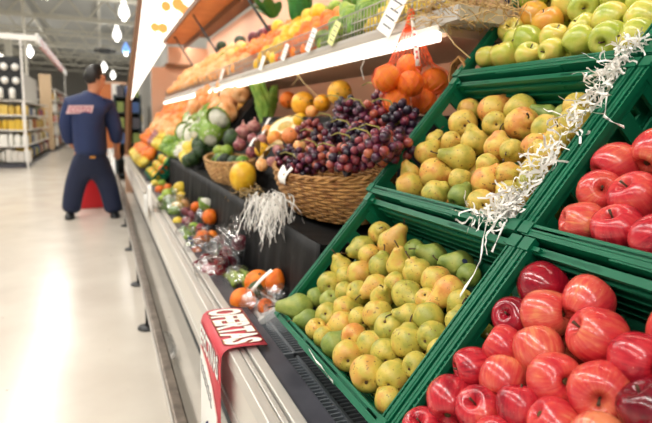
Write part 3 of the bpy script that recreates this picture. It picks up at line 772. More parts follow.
# ------------------------------------------------------------------ grapes
GRM = {}
def grape_mesh(m):
    if m.name not in GRM: GRM[m.name] = MB().ball((0, 0, 0), (1, 1, 1.12), 12, 8).mesh('grape', m)
    return GRM[m.name]
def bunch(p, n, rad, mats, label, rg=.0142):
    t = empty('grape_bunch', p, None, label, 'grapes', 'grape bunches in the wicker basket')
    stem = MB(); pl = []; tries = 0
    while len(pl) < n and tries < 4000:
        tries += 1
        v = rnd_axis(); k = random.uniform(.55, 1.0)
        q = Vector((v.x*rad[0], v.y*rad[1], v.z*rad[2]))*k
        if all((q-o_).length > rg*1.62 for o_ in pl):
            pl.append(q)
    for q in pl:
        m = random.choices(mats, k=1)[0]
        link('grape', grape_mesh(m), t, q, axis_quat(q), rg*random.uniform(.9, 1.1))
    for q in pl[::3]: stem.tube([(0, 0, 0), q*.5, q*.85], [.002, .0016, .001], 4)
    top = Vector((-rad[0]*.6, rad[1]*.3, rad[2]*1.0))
    stem.tube([(0, 0, 0), top*.6, top*1.05, top*1.1+Vector((-.02, .03, .005)), top*1.0+Vector((-.035, .06, 0))], [.003, .003, .0028, .0025, .002], 5)
    stem.build('stalk', M_vine, t)
P_, D_, Y_ = M_grape, M_grapedk, M_ygrape
for px, py, X, n, rad, ms, lb in (
    (303, 166, .69, 36, (.05, .07, .04), [P_, D_, P_], 'purple grape bunch spilling over the paper liner'),
    (345, 160, .69, 38, (.05, .07, .04), [P_, Y_, D_], 'mixed grape bunch lying along the front rim'),
    (380, 147, .70, 34, (.05, .065, .04), [P_, P_, Y_], 'purple grape bunch on the front rim nearest the crate'),
    (322, 145, .78, 38, (.05, .07, .05), [Y_, P_, D_], 'red grape bunch between the front and upper bunches'),
    (358, 138, .78, 38, (.05, .07, .05), [D_, P_, D_], 'dark grape bunch right of the heap centre'),
    (290, 158, .735, 34, (.055, .07, .05), [P_, P_, D_], 'purple grape bunch at the far front end of the basket'),
    (326, 158, .725, 40, (.06, .075, .052), [P_, D_, Y_, P_], 'mixed purple grape bunch over the front rim, middle'),
    (362, 154, .73, 38, (.06, .07, .052), [P_, P_, D_], 'purple grape bunch at the front beside the crate'),
    (392, 146, .76, 34, (.06, .06, .05), [P_, Y_, P_], 'reddish grape bunch touching the pear crate'),
    (309, 130, .83, 36, (.05, .075, .052), [Y_, Y_, P_], 'pale red grape bunch at the far upper side'),
    (340, 131, .83, 40, (.055, .07, .055), [D_, D_, P_], 'darkest grape bunch in the heap centre'),
    (372, 118, .85, 40, (.06, .07, .055), [P_, Y_, P_], 'red purple grape bunch under the net of oranges'),
    (347, 110, .91, 36, (.05, .07, .05), [P_, D_, P_], 'purple grape bunch on top of the heap'),
    (402, 122, .86, 34, (.055, .06, .06), [D_, D_, P_], 'dark grape bunch in shade under the oranges'),
    (388, 100, .92, 36, (.05, .06, .05), [P_, P_, Y_], 'red grape bunch beside the hanging net bag')):
    bunch(atx(px, py, X), n, rad, ms, lb)

# ------------------------------------------------------------------ hanging net bag of oranges
BY = 1.60
apex = at(411, 13, BY)
ol = []
for px, py, d, dy, lb in ((387, 78, 28, .0, 'orange at the left in the hanging net'), (410, 84, 28, -.035, 'orange in front at the centre of the hanging net'), (434, 82, 29, .0, 'orange at the right in the hanging net'),
                          (397, 101, 27, .0, 'lowest left orange in the hanging net'), (424, 101, 27, .01, 'lowest right orange in the hanging net'), (409, 67, 26, .03, 'uppermost orange at the back of the hanging net')):
    p = at(px, py, BY+dy); produce('orange', M_orange, p, px_r(p, d), None, lb, 'orange', 'oranges in the hanging net'); ol.append((p, px_r(p, d)))
bag = empty('net_bag', at(410, 112, BY), None, 'orange net bag with a red top hanging from the shelf edge', 'net bag')
bo = at(410, 112, BY)
cen = sum((p for p, r in ol), Vector())/6
NR, NS = 16, 26
def ringpt(i, k):
    f = i/NR; z = apex.z+(bo.z-apex.z)*f*1.01
    a = 2*math.pi*(k+.5*(i % 2))/NS
    u = Vector((math.cos(a), math.sin(a), 0)); c = apex.lerp(Vector((cen.x, cen.y, z)), min(1, f*1.6)); c.z = z
    # outermost extent of the oranges at that height, else a tapering neck
    ext = 0
    for p, r in ol:
        dz = abs(p.z-z)
        if dz < r: ext = max(ext, (p-c).dot(u)+math.sqrt(r*r-dz*dz)*1.03)
    neck = .012+.075*max(0, (f-.08))/.5
    if f < .52: ext = max(neck, ext if f > .4 else 0)
    return Vector((c.x, c.y, z))+u*max(ext, .01)-bo
net = MB()
for i in range(NR):
    for k in range(NS):
        a = ringpt(i, k)
        sgn = 0 if i % 2 == 0 else 1
        net.tube([a, ringpt(i+1, (k-1+sgn) % NS)], .00085, 3, cap=False); net.tube([a, ringpt(i+1, (k+sgn) % NS)], .00085, 3, cap=False)
net.build('net', M_net, bag)
MB().tube([apex-bo+Vector((0, 0, .012)), apex-bo+Vector((0, 0, -.01)), apex-bo+Vector((0, 0, -.06))], [.009, .012, .022], 8).build('gathered_top', M_net, bag)
def strip(u, v):
    q = at(413+5*u+(v-.5)*5, 18+48*u, BY-.05-.015*u); return q-bo
plb = MB().sheet(strip, 8, 1).build('paper_label', M_paper, bag, solid=.0006)
for k in range(6):
    MB().sheet(lambda u, v, k=k: at(413+5*(.2+k*.12+u*.05)+(v-.5)*2.5, 18+48*(.2+k*.12+u*.05), BY-.0525-.015*(.2+k*.12))-bo, 1, 1, False).build('label_mark', M_red, plb)
MB().tube([apex-bo+Vector((.002, 0, .0)), apex-bo+Vector((.0, 0, .03)), Vector((.952, BY, 1.57))-bo], .002, 5).build('hook', M_steel, bag)

# ------------------------------------------------------------------ produce on the steps beyond the crates
def P1(px, py, X, d, kind, m, lb, cat, axis=None, group=None):
    p = atx(px, py, X); return produce(kind, m, p, px_r(p, d), axis, lb, cat, group)
P1(243, 177, .63, 27, 'melon', M_melon, 'round yellow melon between the two wicker baskets', 'melon', (.1, .3, 1))
P1(303, 104, 1.05, 24, 'papaya', M_papaya, 'orange papaya with dark sticker beside the lettuce', 'papaya', (.1, -1, .15))
P1(340, 93, 1.05, 25, 'papaya', M_papaya, 'yellow papaya lying just behind the grapes', 'papaya', (.1, .9, .05))
P1(322, 103, 1.02, 17, 'papaya', M_papaya, 'small yellow papaya end behind the pale grapes', 'papaya', (.6, .6, .1))
P1(288, 100, 1.08, 17, 'orange', M_orange, 'single orange between lettuce and papaya', 'orange')
P1(243, 112, 1.05, 27, 'melon', M_papaya, 'large orange yellow melon left of the lettuce', 'melon', (.3, 1, .2))
P1(219, 126, .92, 25, 'melon', M_melon, 'yellow melon above the avocado basket', 'melon', (.2, .8, .2))
P1(227, 151, .72, 13, 'avocado', M_lime, 'light green avocado at the near end of the pale basket', 'avocado', (0, 1, .1))
P1(232, 140, .76, 17, 'avocado', M_avocado, 'large dark avocado at the near end of the pale basket', 'avocado', (0, .3, .6))
P1(217, 139, .78, 14, 'avocado', M_avocado, 'dark avocado under the yellow melon', 'avocado', (0, 1, .2))
P1(204, 150, .70, 15, 'avocado', M_lime, 'pale green avocado at the front of the pale basket', 'avocado', (.2, -1, .2))
P1(211, 147, .74, 14, 'avocado', M_avocado, 'dark avocado in the middle of the pale basket', 'avocado', (.2, 1, .1))
P1(196, 146, .72, 13, 'avocado', M_avocado, 'dark avocado at the far end of the pale basket', 'avocado', (0, 1, .3))
P1(219, 151, .70, 12, 'avocado', M_lime, 'green avocado on the front rim of the pale basket', 'avocado', (0, 1, .0))
P1(208, 141, .8, 11, 'onion', M_cauli, 'white bulb behind the dark avocados', 'onion')
P1(244, 133, .86, 19, 'onion', M_onion, 'large red onion beside the white paper strip', 'onion', (0, .3, 1))
P1(254, 127, .9, 15, 'onion', M_onion, 'red onion below the lettuce', 'onion', (.2, .3, 1))
P1(240, 145, .78, 14, 'onion', M_onion, 'pale red onion above the round yellow melon', 'onion', (-.2, .3, 1))
P1(275, 139, .84, 17, 'orange', skin('peach_skin', ['#f0b040', '#f2a040', '#ee8844'], .5, nscale=1.2), 'yellow peach left of the pale grapes', 'peach')
P1(290, 136, .85, 17, 'orange', skin('peach_skin2', ['#ee8a4c', '#f09a5c', '#f4ae70'], .5, nscale=1.2), 'orange peach touching the grapes', 'peach')
P1(262, 150, .74, 15, 'orange', M_melon, 'small yellow fruit above the dry husks', 'fruit')
# half melon, cut face up towards the aisle
p = atx(285, 126, .93); hm = empty('half_melon', p, axis_quat((-.5, -.35, .78)), 'cut half melon with pale flesh facing up', 'melon')
rr = px_r(p, 36)
MB().lathe(smooth_prof([(0, -.75), (.4, -.68), (.8, -.4), (.98, -.03), (.97, 0), (0, 0)], 1), 24).build('rind', M_melon, hm, scale=rr)
MB().lathe([(0, .0), (.9, .0), (.9, .012), (.5, .012), (.42, -.01), (0, -.02)], 24).build('flesh', mat('melon_flesh', '#f6ecc8', .5, noise_col='#efdca0', nscale=3), hm, scale=rr)
# upright leafy lettuce
p = atx(267, 118, 1.04); lt = empty('romaine_lettuce', p, None, 'upright light green romaine lettuce behind the half melon', 'lettuce')
for k in range(9):
    a0 = random.uniform(-1.3, 1.3) + math.pi*1.1; tl = random.uniform(-.25, .35); hh = random.uniform(.22, .33); wd_ = random.uniform(.05, .075)
    def leaf(u, v, a0=a0, tl=tl, hh=hh, wd_=wd_):
        w_ = wd_*math.sin(math.pi*min(.12+.8*u, 1))*(1+.08*math.sin(u*30)); x = (v-.5)*2*w_
        out = .03+.06*u*u+.02*math.cos((v-.5)*3); z = hh*u-.04
        q = Vector((out, x, z+.012*math.sin(v*12+u*9))); q = Matrix.Rotation(tl*u, 3, 'X') @ q
        return Matrix.Rotation(a0, 3, 'Z') @ q
    MB().sheet(leaf, 12, 8).build('leaf', M_leaf, lt, solid=.0015)
# white paper strip among the onions
MB_ = MB(); a = atx(272, 118, .97); c = atx(250, 148, .72)
MB_.sheet(lambda u, v: a.lerp(c, u)+Vector((0, .05*(v-.5), .02*math.sin(u*9))), 10, 2)
tag(MB_.build('paper_strip', M_paper, solid=.001), 'white paper strip running between onions and peaches', 'paper')
# dry corn husks beside the basket
for k, (px, py) in enumerate(((258, 150), (266, 155), (272, 150), (262, 160))):
    p = atx(px, py, .68); d = Vector((random.uniform(-.3, .3), random.uniform(-1, -.3), random.uniform(-.1, .4))).normalized()
    def husk(u, v, d=d, p=p): return p+d*(.14*(u-.4))+Vector((0, 0, .025*math.sin(u*3)))+d.orthogonal()*(.03*(v-.5)*math.sin(3.0*u+.1))
    tag(MB().sheet(husk, 8, 4).build('corn_husk', M_twine, solid=.001), ['upper left', 'middle', 'right', 'lowest'][k]+' dry straw coloured husk beside the grape basket', 'husk', 'dry husks')
# basket handle standing up at far
p = atx(226, 118, 1.06)
hp = [p+Vector((0, .075*math.cos(t_), .0+.13*math.sin(t_))) for t_ in [math.pi*i/12 for i in range(13)]]
tag(MB().tube(hp, .012, 8).build('basket_handle', M_wickerp), 'pale wicker loop handle left of the orange melon', 'handle')

def step_heap(kind, m, r, yr, xz, label, cat, group, jitter=.25, skip=0., name=None):
    """heap along the sloping deck: xz = (s0, s1)"""
    y = yr[0]; k = 0
    while y < yr[1]:
        s = xz[0]+(r if k % 2 else 0)
        while s < xz[1]:
            if random.random() >= skip:
                rr_ = r*random.uniform(.85, 1.12)
                p = sl(s+random.uniform(-jitter, jitter)*r, -.06+rr_*random.uniform(.85, 1.5), y+random.uniform(-jitter, jitter)*r)
                produce(kind, m, p, rr_, None, label, cat, group, parts=(y < 5), name=name)
            s += 2*r
        y += 1.8*r; k += 1
step_heap('pumpkin', M_pumpkin, .085, (4.05, 5.6), (.72, 1.0), 'pale orange squash heaped left of the wicker handle', 'squash', 'squashes on the slope')
step_heap('cauliflower', M_cauli, .075, (4.05, 5.4), (.48, .72), 'leafy white cauliflower heaped on the slope', 'cauliflower', 'cauliflowers on the slope')
step_heap('avocado', M_avocado, .045, (4.05, 4.3), (.26, .46), 'dark avocado on the lower slope beyond the pale basket', 'avocado', 'avocados on the lower slope')
step_heap('lime', M_lemon, .042, (4.34, 4.7), (.26, .46), 'lemon on the lower slope beyond the dark avocados', 'lemon', 'lemons on the lower slope')
step_heap('onion', M_cauli, .042, (4.72, 4.98), (.26, .46), 'white onion on the lower slope beyond the lemons', 'onion', 'white onions on the lower slope')
step_heap('lime', M_lime, .042, (5.0, 5.25), (.26, .46), 'lime on the lower slope beyond the white onions', 'lime', 'limes on the lower slope')
step_heap('orange', M_orange, .062, (5.7, 9.1), (.66, 1.02), 'orange heaped on the upper far slope', 'orange', 'oranges on the upper far slope')
M_tang = skin('tangerine_peel', ['#ee9a48', '#f2ae66', '#f6c48a'], .45, nscale=1.4)
step_heap('orange', M_tang, .06, (5.5, 9.1), (.44, .64), 'pale tangerine in the middle band of the far slope', 'tangerine', 'tangerines on the far slope', name='tangerine')
step_heap('lime', M_lime, .05, (5.3, 6.2), (.25, .42), 'green lime in a band of the far slope', 'lime', 'limes on the far slope', skip=.1)
step_heap('lime', M_lemon, .05, (6.25, 7.1), (.25, .42), 'yellow lemon in a band of the far slope', 'lemon', 'lemons on the far slope')
step_heap('onion', M_onion, .05, (7.15, 7.8), (.25, .42), 'reddish onion in a band of the far slope', 'onion', 'onions on the far slope')
step_heap('orange', M_orange, .055, (7.85, 9.1), (.25, .42), 'deep orange in the farthest band of the slope', 'orange', 'oranges in the farthest band')
for i, (px, py, X, d, kd, m, nm) in enumerate(((300, 147, .86, 15, 'orange', M_tang, 'tangerine'), (262, 141, .82, 14, 'onion', M_onion, 'red onion'), (252, 152, .74, 13, 'onion', M_onion, 'red onion'), (268, 131, .9, 13, 'orange', M_tang, 'tangerine'), (279, 150, .77, 13, 'onion', M_onion, 'red onion'), (236, 124, .95, 14, 'onion', M_cauli, 'white onion'), (228, 134, .88, 12, 'lime', M_lime, 'lime'), (262, 165, .66, 13, 'orange', M_tang, 'tangerine'), (300, 120, 1.0, 15, 'orange', M_melon, 'yellow fruit'), (272, 162, .68, 12, 'onion', M_onion, 'red onion'), (312, 112, 1.0, 13, 'orange', M_tang, 'tangerine'), (253, 139, .85, 12, 'onion', M_onion, 'red onion'))):
    P1(px, py, X, d, kd, m, nm+' filling the gap among husks and melons, '+ORD[i]+' of the filling', nm.split()[-1])
for i in range(14):
    bx = Matrix.Rotation(R(-6), 3, 'Y') @ Vector((random.uniform(-.035, .04), -.27+.54*i/13, .09+random.uniform(0, .03)))
    produce('avocado', [M_avocado, M_lime, M_avocado][i % 3], Vector((.69, 3.18, .853))+bx, .042, (random.uniform(-.5, .5), 1, random.uniform(-.2, .3)), 'avocado filling the pale wicker basket, %s from the near end' % ORD[i], 'avocado', 'avocados filling the pale basket')
# far green crate of oranges, lemons and limes leaning at the slope foot
t = empty('produce_crate', sl(.08, -.13, 5.75), CQ, 'far dark green crate of mixed citrus at the slope foot', 'crate', 'green plastic produce crates')
t.scale = (1.5, .75, .7)
link('base', CM['base'], t); link('long_wall', CM['long'], t, (0, -CD/2, 0)); link('long_wall', CM['long'], t, (0, CD/2, 0), Quaternion((0, 0, 1), math.pi))
link('end_wall', CM['short'], t, (-CL/2, 0, 0)); link('end_wall', CM['short'], t, (CL/2, 0, 0), Quaternion((0, 0, 1), math.pi))
for i in range(7):
    for j in range(3):
        y = 5.42+i*.11; s = -.02+j*.09
        kd = [('lime', M_lemon, 'lemon'), ('orange', M_orange, 'orange'), ('lime', M_lime, 'lime')][(i+j) % 3]
        produce(kd[0], kd[1], sl(s, -.06, y), .045, None, '%s in the far mixed citrus crate' % kd[2], kd[2], '%ss in the far citrus crate' % kd[2], parts=False)
for i in range(26):
    y = 6.6+i*.1
    produce('orange', M_orange, sl(.1+.05*math.sin(i), -.01, y), .055, None, 'orange in the lowest far row along the cooler edge', 'orange', 'oranges in the lowest far row', parts=False)
    produce('lime', M_lemon, sl(-.02+.03*math.cos(i*2), -.01, y), .05, None, 'lemon in the lowest far row along the cooler edge', 'lemon', 'lemons in the lowest far row', parts=False)

# ------------------------------------------------------------------ produce on the upper shelf
def P2(px, py, d, kind, m, lb, cat, axis=None, group=None):
    v = px_shelf(px, py, .04); r = px_r(v, d); p = px_shelf(px, py, r); return produce(kind, m, p, r, axis, lb, cat, group)
for i, (px, py, d) in enumerate(((312, 22, 12), (302, 28, 13), (322, 16, 12), (295, 34, 13), (305, 36, 12))):
    P2(px, py, d, 'orange', M_orange, ORD[i]+' orange by the wire guard below the broad leaves', 'orange', None, 'oranges below the broad leaves')
for px, py, d, lb in ((278, 27, 14, 'upper'), (285, 33, 15, 'right'), (293, 29, 13, 'small right')):
    P2(px, py, d, 'orange', M_melon, lb+' yellow grapefruit beside the broad green leaves', 'grapefruit', None, 'grapefruits on the shelf')
for px, py, d, lb in ((254, 38, 13, 'left'), (263, 34, 12, 'middle'), (269, 31, 12, 'right')):
    P2(px, py, d, 'plum', M_tom, lb+' dark red fruit beside the grapefruits', 'plum', None, 'dark red fruit on the shelf')
for px, py, d, lb in ((240, 52, 12, 'left'), (247, 49, 12, 'right'), (236, 56, 10, 'small lower')):
    P2(px, py, d, 'orange', M_melon, lb+' yellow citrus at the wire guard', 'citrus', None, 'yellow citrus at the guard')
P2(228, 58, 13, 'cauliflower', M_cauli, 'small white cauliflower behind the wire guard', 'cauliflower')
P2(222, 46, 11, 'avocado', M_avocado, 'dark green avocado left before the orange heap', 'avocado')
P2(240, 41, 12, 'avocado', M_avocado, 'dark green avocado right before the orange heap', 'avocado')
P2(335, 8, 15, 'avocado', M_lime, 'green gourd leaning over the wire guard', 'gourd', (0, -1, .2)); P2(325, 12, 12, 'avocado', M_lime, 'small green gourd beside the broad leaves', 'gourd', (0, 1, .3))
P2(350, 2, 16, 'avocado', M_lime, 'pale green gourd farthest right on the shelf', 'gourd', (0, -1, .2))
for i in range(9):
    P2(372+random.uniform(-14, 22), 8-random.uniform(-4, 12)-i*.4, 9, 'lime', M_lemon, 'small yellow lemon in the wire tray beside the straw', 'lemon', None, 'small lemons beside the straw')
# pack in blue and white film
p = px_shelf(270, 43, .04)
MB2 = MB(); MB2.ball((0, 0, 0), (.05, .08, .04), 12, 8, lambda q: q+Vector((0, 0, .01*noise.noise(q*30))))
pk = MB2.build('film_pack', mat('blue_white_film', '#c8cfe6', .2, noise_col='#5a6ab0', nscale=14), loc=p); tag(pk, 'blue and white wrapped pack lying at the wire guard', 'pack')
# orange heap against the back, two bands
def shelf_heap(kind, m, r, yr, ur, label, cat, group):
    y = yr[0]; k = 0
    while y < yr[1]:
        u = ur[0]+(.06 if k % 2 else 0)
        while u < ur[1]:
            p = SHO+Vector((.37*u, y+random.uniform(-.01, .01), .38*u))+SHN*r*random.uniform(1, 1.5)
            produce(kind, m, p, r*random.uniform(.9, 1.1), None, label, cat, group, parts=False, name=cat); u += 2*r/.53
        y += 1.85*r; k += 1
shelf_heap('orange', M_orange, .046, (3.75, 5.3), (.45, .95), 'orange in the bright heap on the upper shelf', 'orange', 'orange heap on the upper shelf')
shelf_heap('orange', MATS['tangerine_peel'], .065, (5.35, 9.1), (.15, .95), 'pale tangerine far along the upper shelf', 'tangerine', 'far tangerines on the upper shelf')
shelf_heap('orange', MATS['tangerine_peel'], .05, (4.3, 5.3), (.1, .42), 'pale tangerine before the bright heap on the upper shelf', 'tangerine', 'front tangerines on the upper shelf')
shelf_heap('lime', M_lemon, .032, (1.5, 2.05), (.08, .9), 'small lemon heaped on the shelf near the straw', 'lemon', 'lemons heaped near the straw')
shelf_heap('avocado', M_lime, .045, (2.12, 2.6), (.08, .9), 'green gourd heaped on the shelf beside the lemons', 'gourd', 'gourds heaped on the shelf')
shelf_heap('orange', M_orange, .042, (2.68, 3.15), (.05, .6), 'orange heaped on the shelf beside the green gourds', 'orange', 'oranges heaped beside the gourds')
shelf_heap('orange', M_melon, .05, (3.22, 3.66), (.05, .9), 'yellow grapefruit heaped on the shelf', 'grapefruit', 'heaped grapefruits on the shelf')
# broad dark leaves standing on the shelf
p = px_shelf(300, 26, .02); p.z -= .04; lv = empty('leafy_bunch', p, None, 'tall broad dark green leaf bunch on the upper shelf', 'leaf bunch')
for k in range(9):
    a0 = random.uniform(0, 6.28); tl = random.uniform(.05, .45); hh = random.uniform(.28, .4)
    def leaf2(u, v, a0=a0, tl=tl, hh=hh):
        w_ = .075*math.sin(math.pi*min(.1+.88*u, 1)); q = Vector((.01+tl*.4*u*u+.015*math.cos((v-.5)*5), (v-.5)*2*w_, hh*u))
        return Matrix.Rotation(a0, 3, 'Z') @ q
    MB().sheet(leaf2, 10, 6).build('leaf', M_leafdk, lv, solid=.0015)
p = px_shelf(272, 18, .03); lv2 = empty('leafy_bunch', p, None, 'low dark green leaf bunch behind the grapefruits', 'leaf bunch')
for k in range(8):
    a0 = random.uniform(0, 6.28); tl = random.uniform(.3, .9); hh = random.uniform(.12, .2)
    def leaf3(u, v, a0=a0, tl=tl, hh=hh):
        w_ = .05*math.sin(math.pi*min(.1+.88*u, 1)); q = Vector((.01+tl*.25*u, (v-.5)*2*w_, hh*u-.05*u*u))
        return Matrix.Rotation(a0, 3, 'Z') @ q
    MB().sheet(leaf3, 8, 5).build('leaf', M_leafdk, lv2, solid=.0015)

# price cards hooked on the shelf edge
def card(px, py, w_, h_, m, lean, label):
    p = atx(px, py, .925); t = empty('price_card', p, Quaternion((1, 0, 0), lean) @ Quaternion((0, 1, 0), .25), label, 'card', 'price cards on the shelf edge')
    co = MB().box(-.001, .001, -w_/2, w_/2, -h_/2, h_/2).build('card', m, t)
    for k in range(4): MB().box(-.0016, -.001, -w_*.36, w_*(.34-.1*(k % 2)), h_*(.28-.2*k), h_*(.315-.2*k)).build('print_line', M_dkplastic, co)
    MB().box(.0, .03, -.004, .004, -h_*.1, -h_*.04).build('clip', M_steel, t)
M_ycard = mat('yellow_green_card', '#dfe08a', .5)
card(311, 40, .06, .11, M_paper, .35, 'white price card left of the yellow green card')
card(334, 33, .06, .1, M_ycard, .4, 'yellow green price card on the shelf edge')
card(392, 14, .1, .14, M_paper, .45, 'large white price card beside the net bag')
card(262, 63, .07, .09, M_paper, .2, 'white price card under the blue wrapped pack')
card(222, 74, .08, .09, M_paper, .2, 'white price card farthest along the shelf edge')
card(285, 52, .06, .09, M_paper, .3, 'white price card under the grapefruits')
# loose string hanging from the shelf lip
tag(MB().tube([atx(363, 52, .945), atx(364, 62, .95), atx(361, 68, .952), atx(364, 80, .955)], .002, 5).build('string', M_paper), 'white string dangling from the shelf lip above the grapes', 'string')
# straw nest on a steel tray at the shelf end
p = atx(452, 16, .99)
tr = empty('steel_tray', p, None, 'grey steel tray holding straw at the shelf end', 'tray')
MB().box(-.06, .16, -.12, .12, -.035, -.028).build('tray_floor', M_steel, tr)
for x0, x1, y0, y1 in ((-.064, -.06, -.12, .12), (.16, .164, -.12, .12), (-.06, .16, -.124, -.12), (-.06, .16, .12, .124)): MB().box(x0, x1, y0, y1, -.035, .006).build('tray_side', M_steel, tr)
hy = MB()
for k in range(520):
    q = p+Vector((random.uniform(-.09, .16), random.gauss(-.02, .085), random.uniform(-.035, .065)))
    d = rnd_axis(); d.z *= .5; l = random.uniform(.04, .11); e = d.orthogonal().normalized()*random.uniform(-.03, .03)
    hy.tube([q-d*l/2, q+e*.5, q+d*l/2+Vector((0, 0, -.01))], .0017, 3, cap=False)
tag(hy.build('straw_nest', M_twine), 'tangled dry straw on the tray at the shelf end', 'straw', kind='stuff')
for k, pts in enumerate((((441, 25), (455, 45), (470, 58)), ((292, 66), (303, 82), (318, 97)), ((296, 68), (298, 78), (292, 86)))):
    tag(MB().tube([atx(x, y, .95-.01*i) for i, (x, y) in enumerate(pts)], .002, 5).build('straw_stalk', M_twine), ['bent straw stalk hanging from the steel tray', 'long straw stalk leaning over the papayas', 'short straw stalk under the shelf lip'][k], 'straw', 'loose straw stalks')
# navy cloth behind the straw, wicker loop beside the crate
p = atx(492, 14, 1.16)
def cloth(u, v): return p+Vector((.03*math.sin(v*8), .12*(v-.5), .22*(u-.55)+.01*math.sin(v*5)))
tag(MB().sheet(cloth, 10, 14).build('navy_cloth', mat('navy_cloth', '#2c3450', .8), solid=.006), 'dark navy cloth hanging between straw and top crate', 'cloth')
wl = MB()
for k in range(3):
    wl.tube([atx(x+k*2.2, y+k, .99+.01*k) for x, y in ((452, 92), (449, 78), (452, 64), (459, 57), (464, 64), (465, 78), (462, 92))], .0045, 6)
tag(wl.build('wicker_loop', M_wicker), 'brown twisted wicker loop beside the middle pear crate', 'wicker handle')

# ------------------------------------------------------------------ packs and bags along the cooler ledge
ZD = .556
def film_bag(p, rad, label, cat='bag', seed=1, tuft=True, parts=()):
    t = empty('plastic_bag', p, None, label, cat, 'clear plastic bags along the ledge')
    def fn(q):
        d = q.normalized(); k = 1+.16*noise.noise(d*3.2+Vector((seed, 0, 0)))+.08*noise.noise(d*8+Vector((seed, 5, 0)))
        z = max(q.z*k, -rad[2]*.8)
        return Vector((q.x*k, q.y*k, z+rad[2]*.8))
    MB().ball((0, 0, 0), rad, 24, 16, fn).build('film', M_film, t)
    if tuft:
        tf = MB()
        for k in range(7):
            a = k*.9
            tf.add([(0, 0, rad[2]*1.6), (.03*math.cos(a), .03*math.sin(a), rad[2]*1.6+.07), (.035*math.cos(a+.6), .035*math.sin(a+.6), rad[2]*1.6+.05)], [(0, 1, 2)], True)
        tf.build('tied_end', M_film, t)
    return t
def L1(px, py, kind, m, d, lb, cat, axis=None, group=None, X=None):
    p = atz(px, py, ZD+.035); r = px_r(p, d); p = atz(px, py, ZD+r)
    if p.x > .535: p = atx(px, py, .535); r = px_r(p, d)
    return produce(kind, m, p, r, axis, lb, cat, group)
# foam tray of two oranges and a dark avocado, wrapped
tp = atz(265, 301, ZD)
tilt_q = Quaternion((0, 1, 0), -.5) @ Quaternion((0, 0, 1), .1)
def tray(p, q, lx, ly, label):
    t = empty('foam_tray', p, q, label, 'tray')
    MB().box(-lx/2, lx/2, -ly/2, ly/2, 0, .004).build('tray_floor', M_foam, t, bevel=.002)
    for x0, x1, y0, y1 in ((-lx/2-.006, -lx/2, -ly/2, ly/2), (lx/2, lx/2+.006, -ly/2, ly/2), (-lx/2, lx/2, -ly/2-.006, -ly/2), (-lx/2, lx/2, ly/2, ly/2+.006)):
        MB().box(x0, x1, y0, y1, 0, .024).build('tray_side', M_foam, t, bevel=.003)
    MB().ball((0, 0, .035), (lx*.56, ly*.54, .05), 18, 10, lambda q_: Vector((q_.x, q_.y, max(q_.z, .002)+.004*noise.noise(q_*40)))).build('film_wrap', M_film, t)
    return t
tray(atz(259, 312, ZD+.012), tilt_q, .10, .19, 'foam tray with two oranges and a dark avocado near the sign')
tray(atz(283, 303, ZD+.02), tilt_q, .09, .16, 'foam tray with oranges beside the green crate')
L1(243, 300, 'orange', M_orange, 26, 'orange at the left end of the wrapped tray', 'orange', X=.475)
L1(258, 283, 'orange', M_orange, 27, 'orange at the back of the wrapped tray', 'orange', X=.50)
L1(255, 295, 'avocado', M_avocado, 20, 'dark avocado between two oranges in the wrapped tray', 'avocado', (.2, .35, 1), X=.465)
L1(275, 283, 'papaya', M_orange, 20, 'tall orange fruit in the second tray', 'fruit', (.25, .1, 1), X=.515)
L1(266, 307, 'orange', M_orange, 18, 'small orange in front of the second tray', 'orange', X=.485)
a = atx(248, 296, .445); c = atx(272, 270, .49)
tag(MB().sheet(lambda u, v: a.lerp(c, u)+Vector((0, .028*(v-.5), .008*math.sin(u*3.1))), 6, 2).build('price_label', M_paper, solid=.0008), 'white paper price label across the wrapped orange tray', 'label')
# empty clear punnet by the crate corner
p = atz(279, 330, ZD); pn = empty('punnet', p, Quaternion((0, 0, 1), .3), 'crumpled clear plastic punnet by the pear crate corner', 'punnet')
def pun(u, v):
    a_ = 2*math.pi*v; sq = 1/max(abs(math.cos(a_)), abs(math.sin(a_)))
    r_ = .036*(.85+.2*u)*min(sq, 1.25)*(1+.05*math.sin(a_*12)); return Vector((r_*math.cos(a_), r_*1.2*math.sin(a_), .075*u))
MB().sheet(pun, 6, 48).build('sides', M_glass, pn); MB().box(-.03, .03, -.036, .036, 0, .002).build('bottom', M_glass, pn)
# bag of red apples
ab = atz(214, 284, ZD); film_bag(ab, (.075, .10, .065), 'clear plastic bag of red apples on the ledge', seed=2)
for px, py, d, lb in ((209, 272, 19, 'left'), (222, 262, 18, 'upper right'), (206, 261, 16, 'back'), (218, 273, 17, 'middle'), (199, 266, 14, 'leftmost')):
    p = atz(px, py, .6); r = px_r(p, d); p = atz(px, py, ZD+r); o = fruit('apple', 0, M_appledk, p, r, rnd_axis()); tag(o, lb+' dark red apple in the clear bag', 'apple', 'bagged red apples')
# clear bag with a plum above
film_bag(atz(236, 268, ZD), (.08, .09, .11), 'large crumpled clear bag with one plum, under the white shreds', seed=5)
L1(240, 243, 'plum', M_tom, 17, 'single dark red plum in the large clear bag', 'plum', X=.53)
# pale green vegetable pack
gp_ = atz(238, 289, ZD); film_bag(gp_+Vector((0, 0, .0)), (.06, .09, .05), 'wrapped pack of green stalks beside the orange tray', seed=8, tuft=False)
for k in range(4):
    q = gp_+Vector((-.03+.02*k, 0, .04+.012*(k % 2)))
    tag(MB().tube([q+Vector((0, -.07, 0)), q+Vector((0.004, 0, .006)), q+Vector((0, .07, 0))], [.011, .013, .01], 8).build('green_stalk', mat('celery_green', '#9db34a', .5)), ORD[k]+' green stalk from the aisle in the wrapped pack', 'celery', 'green stalks in the pack')
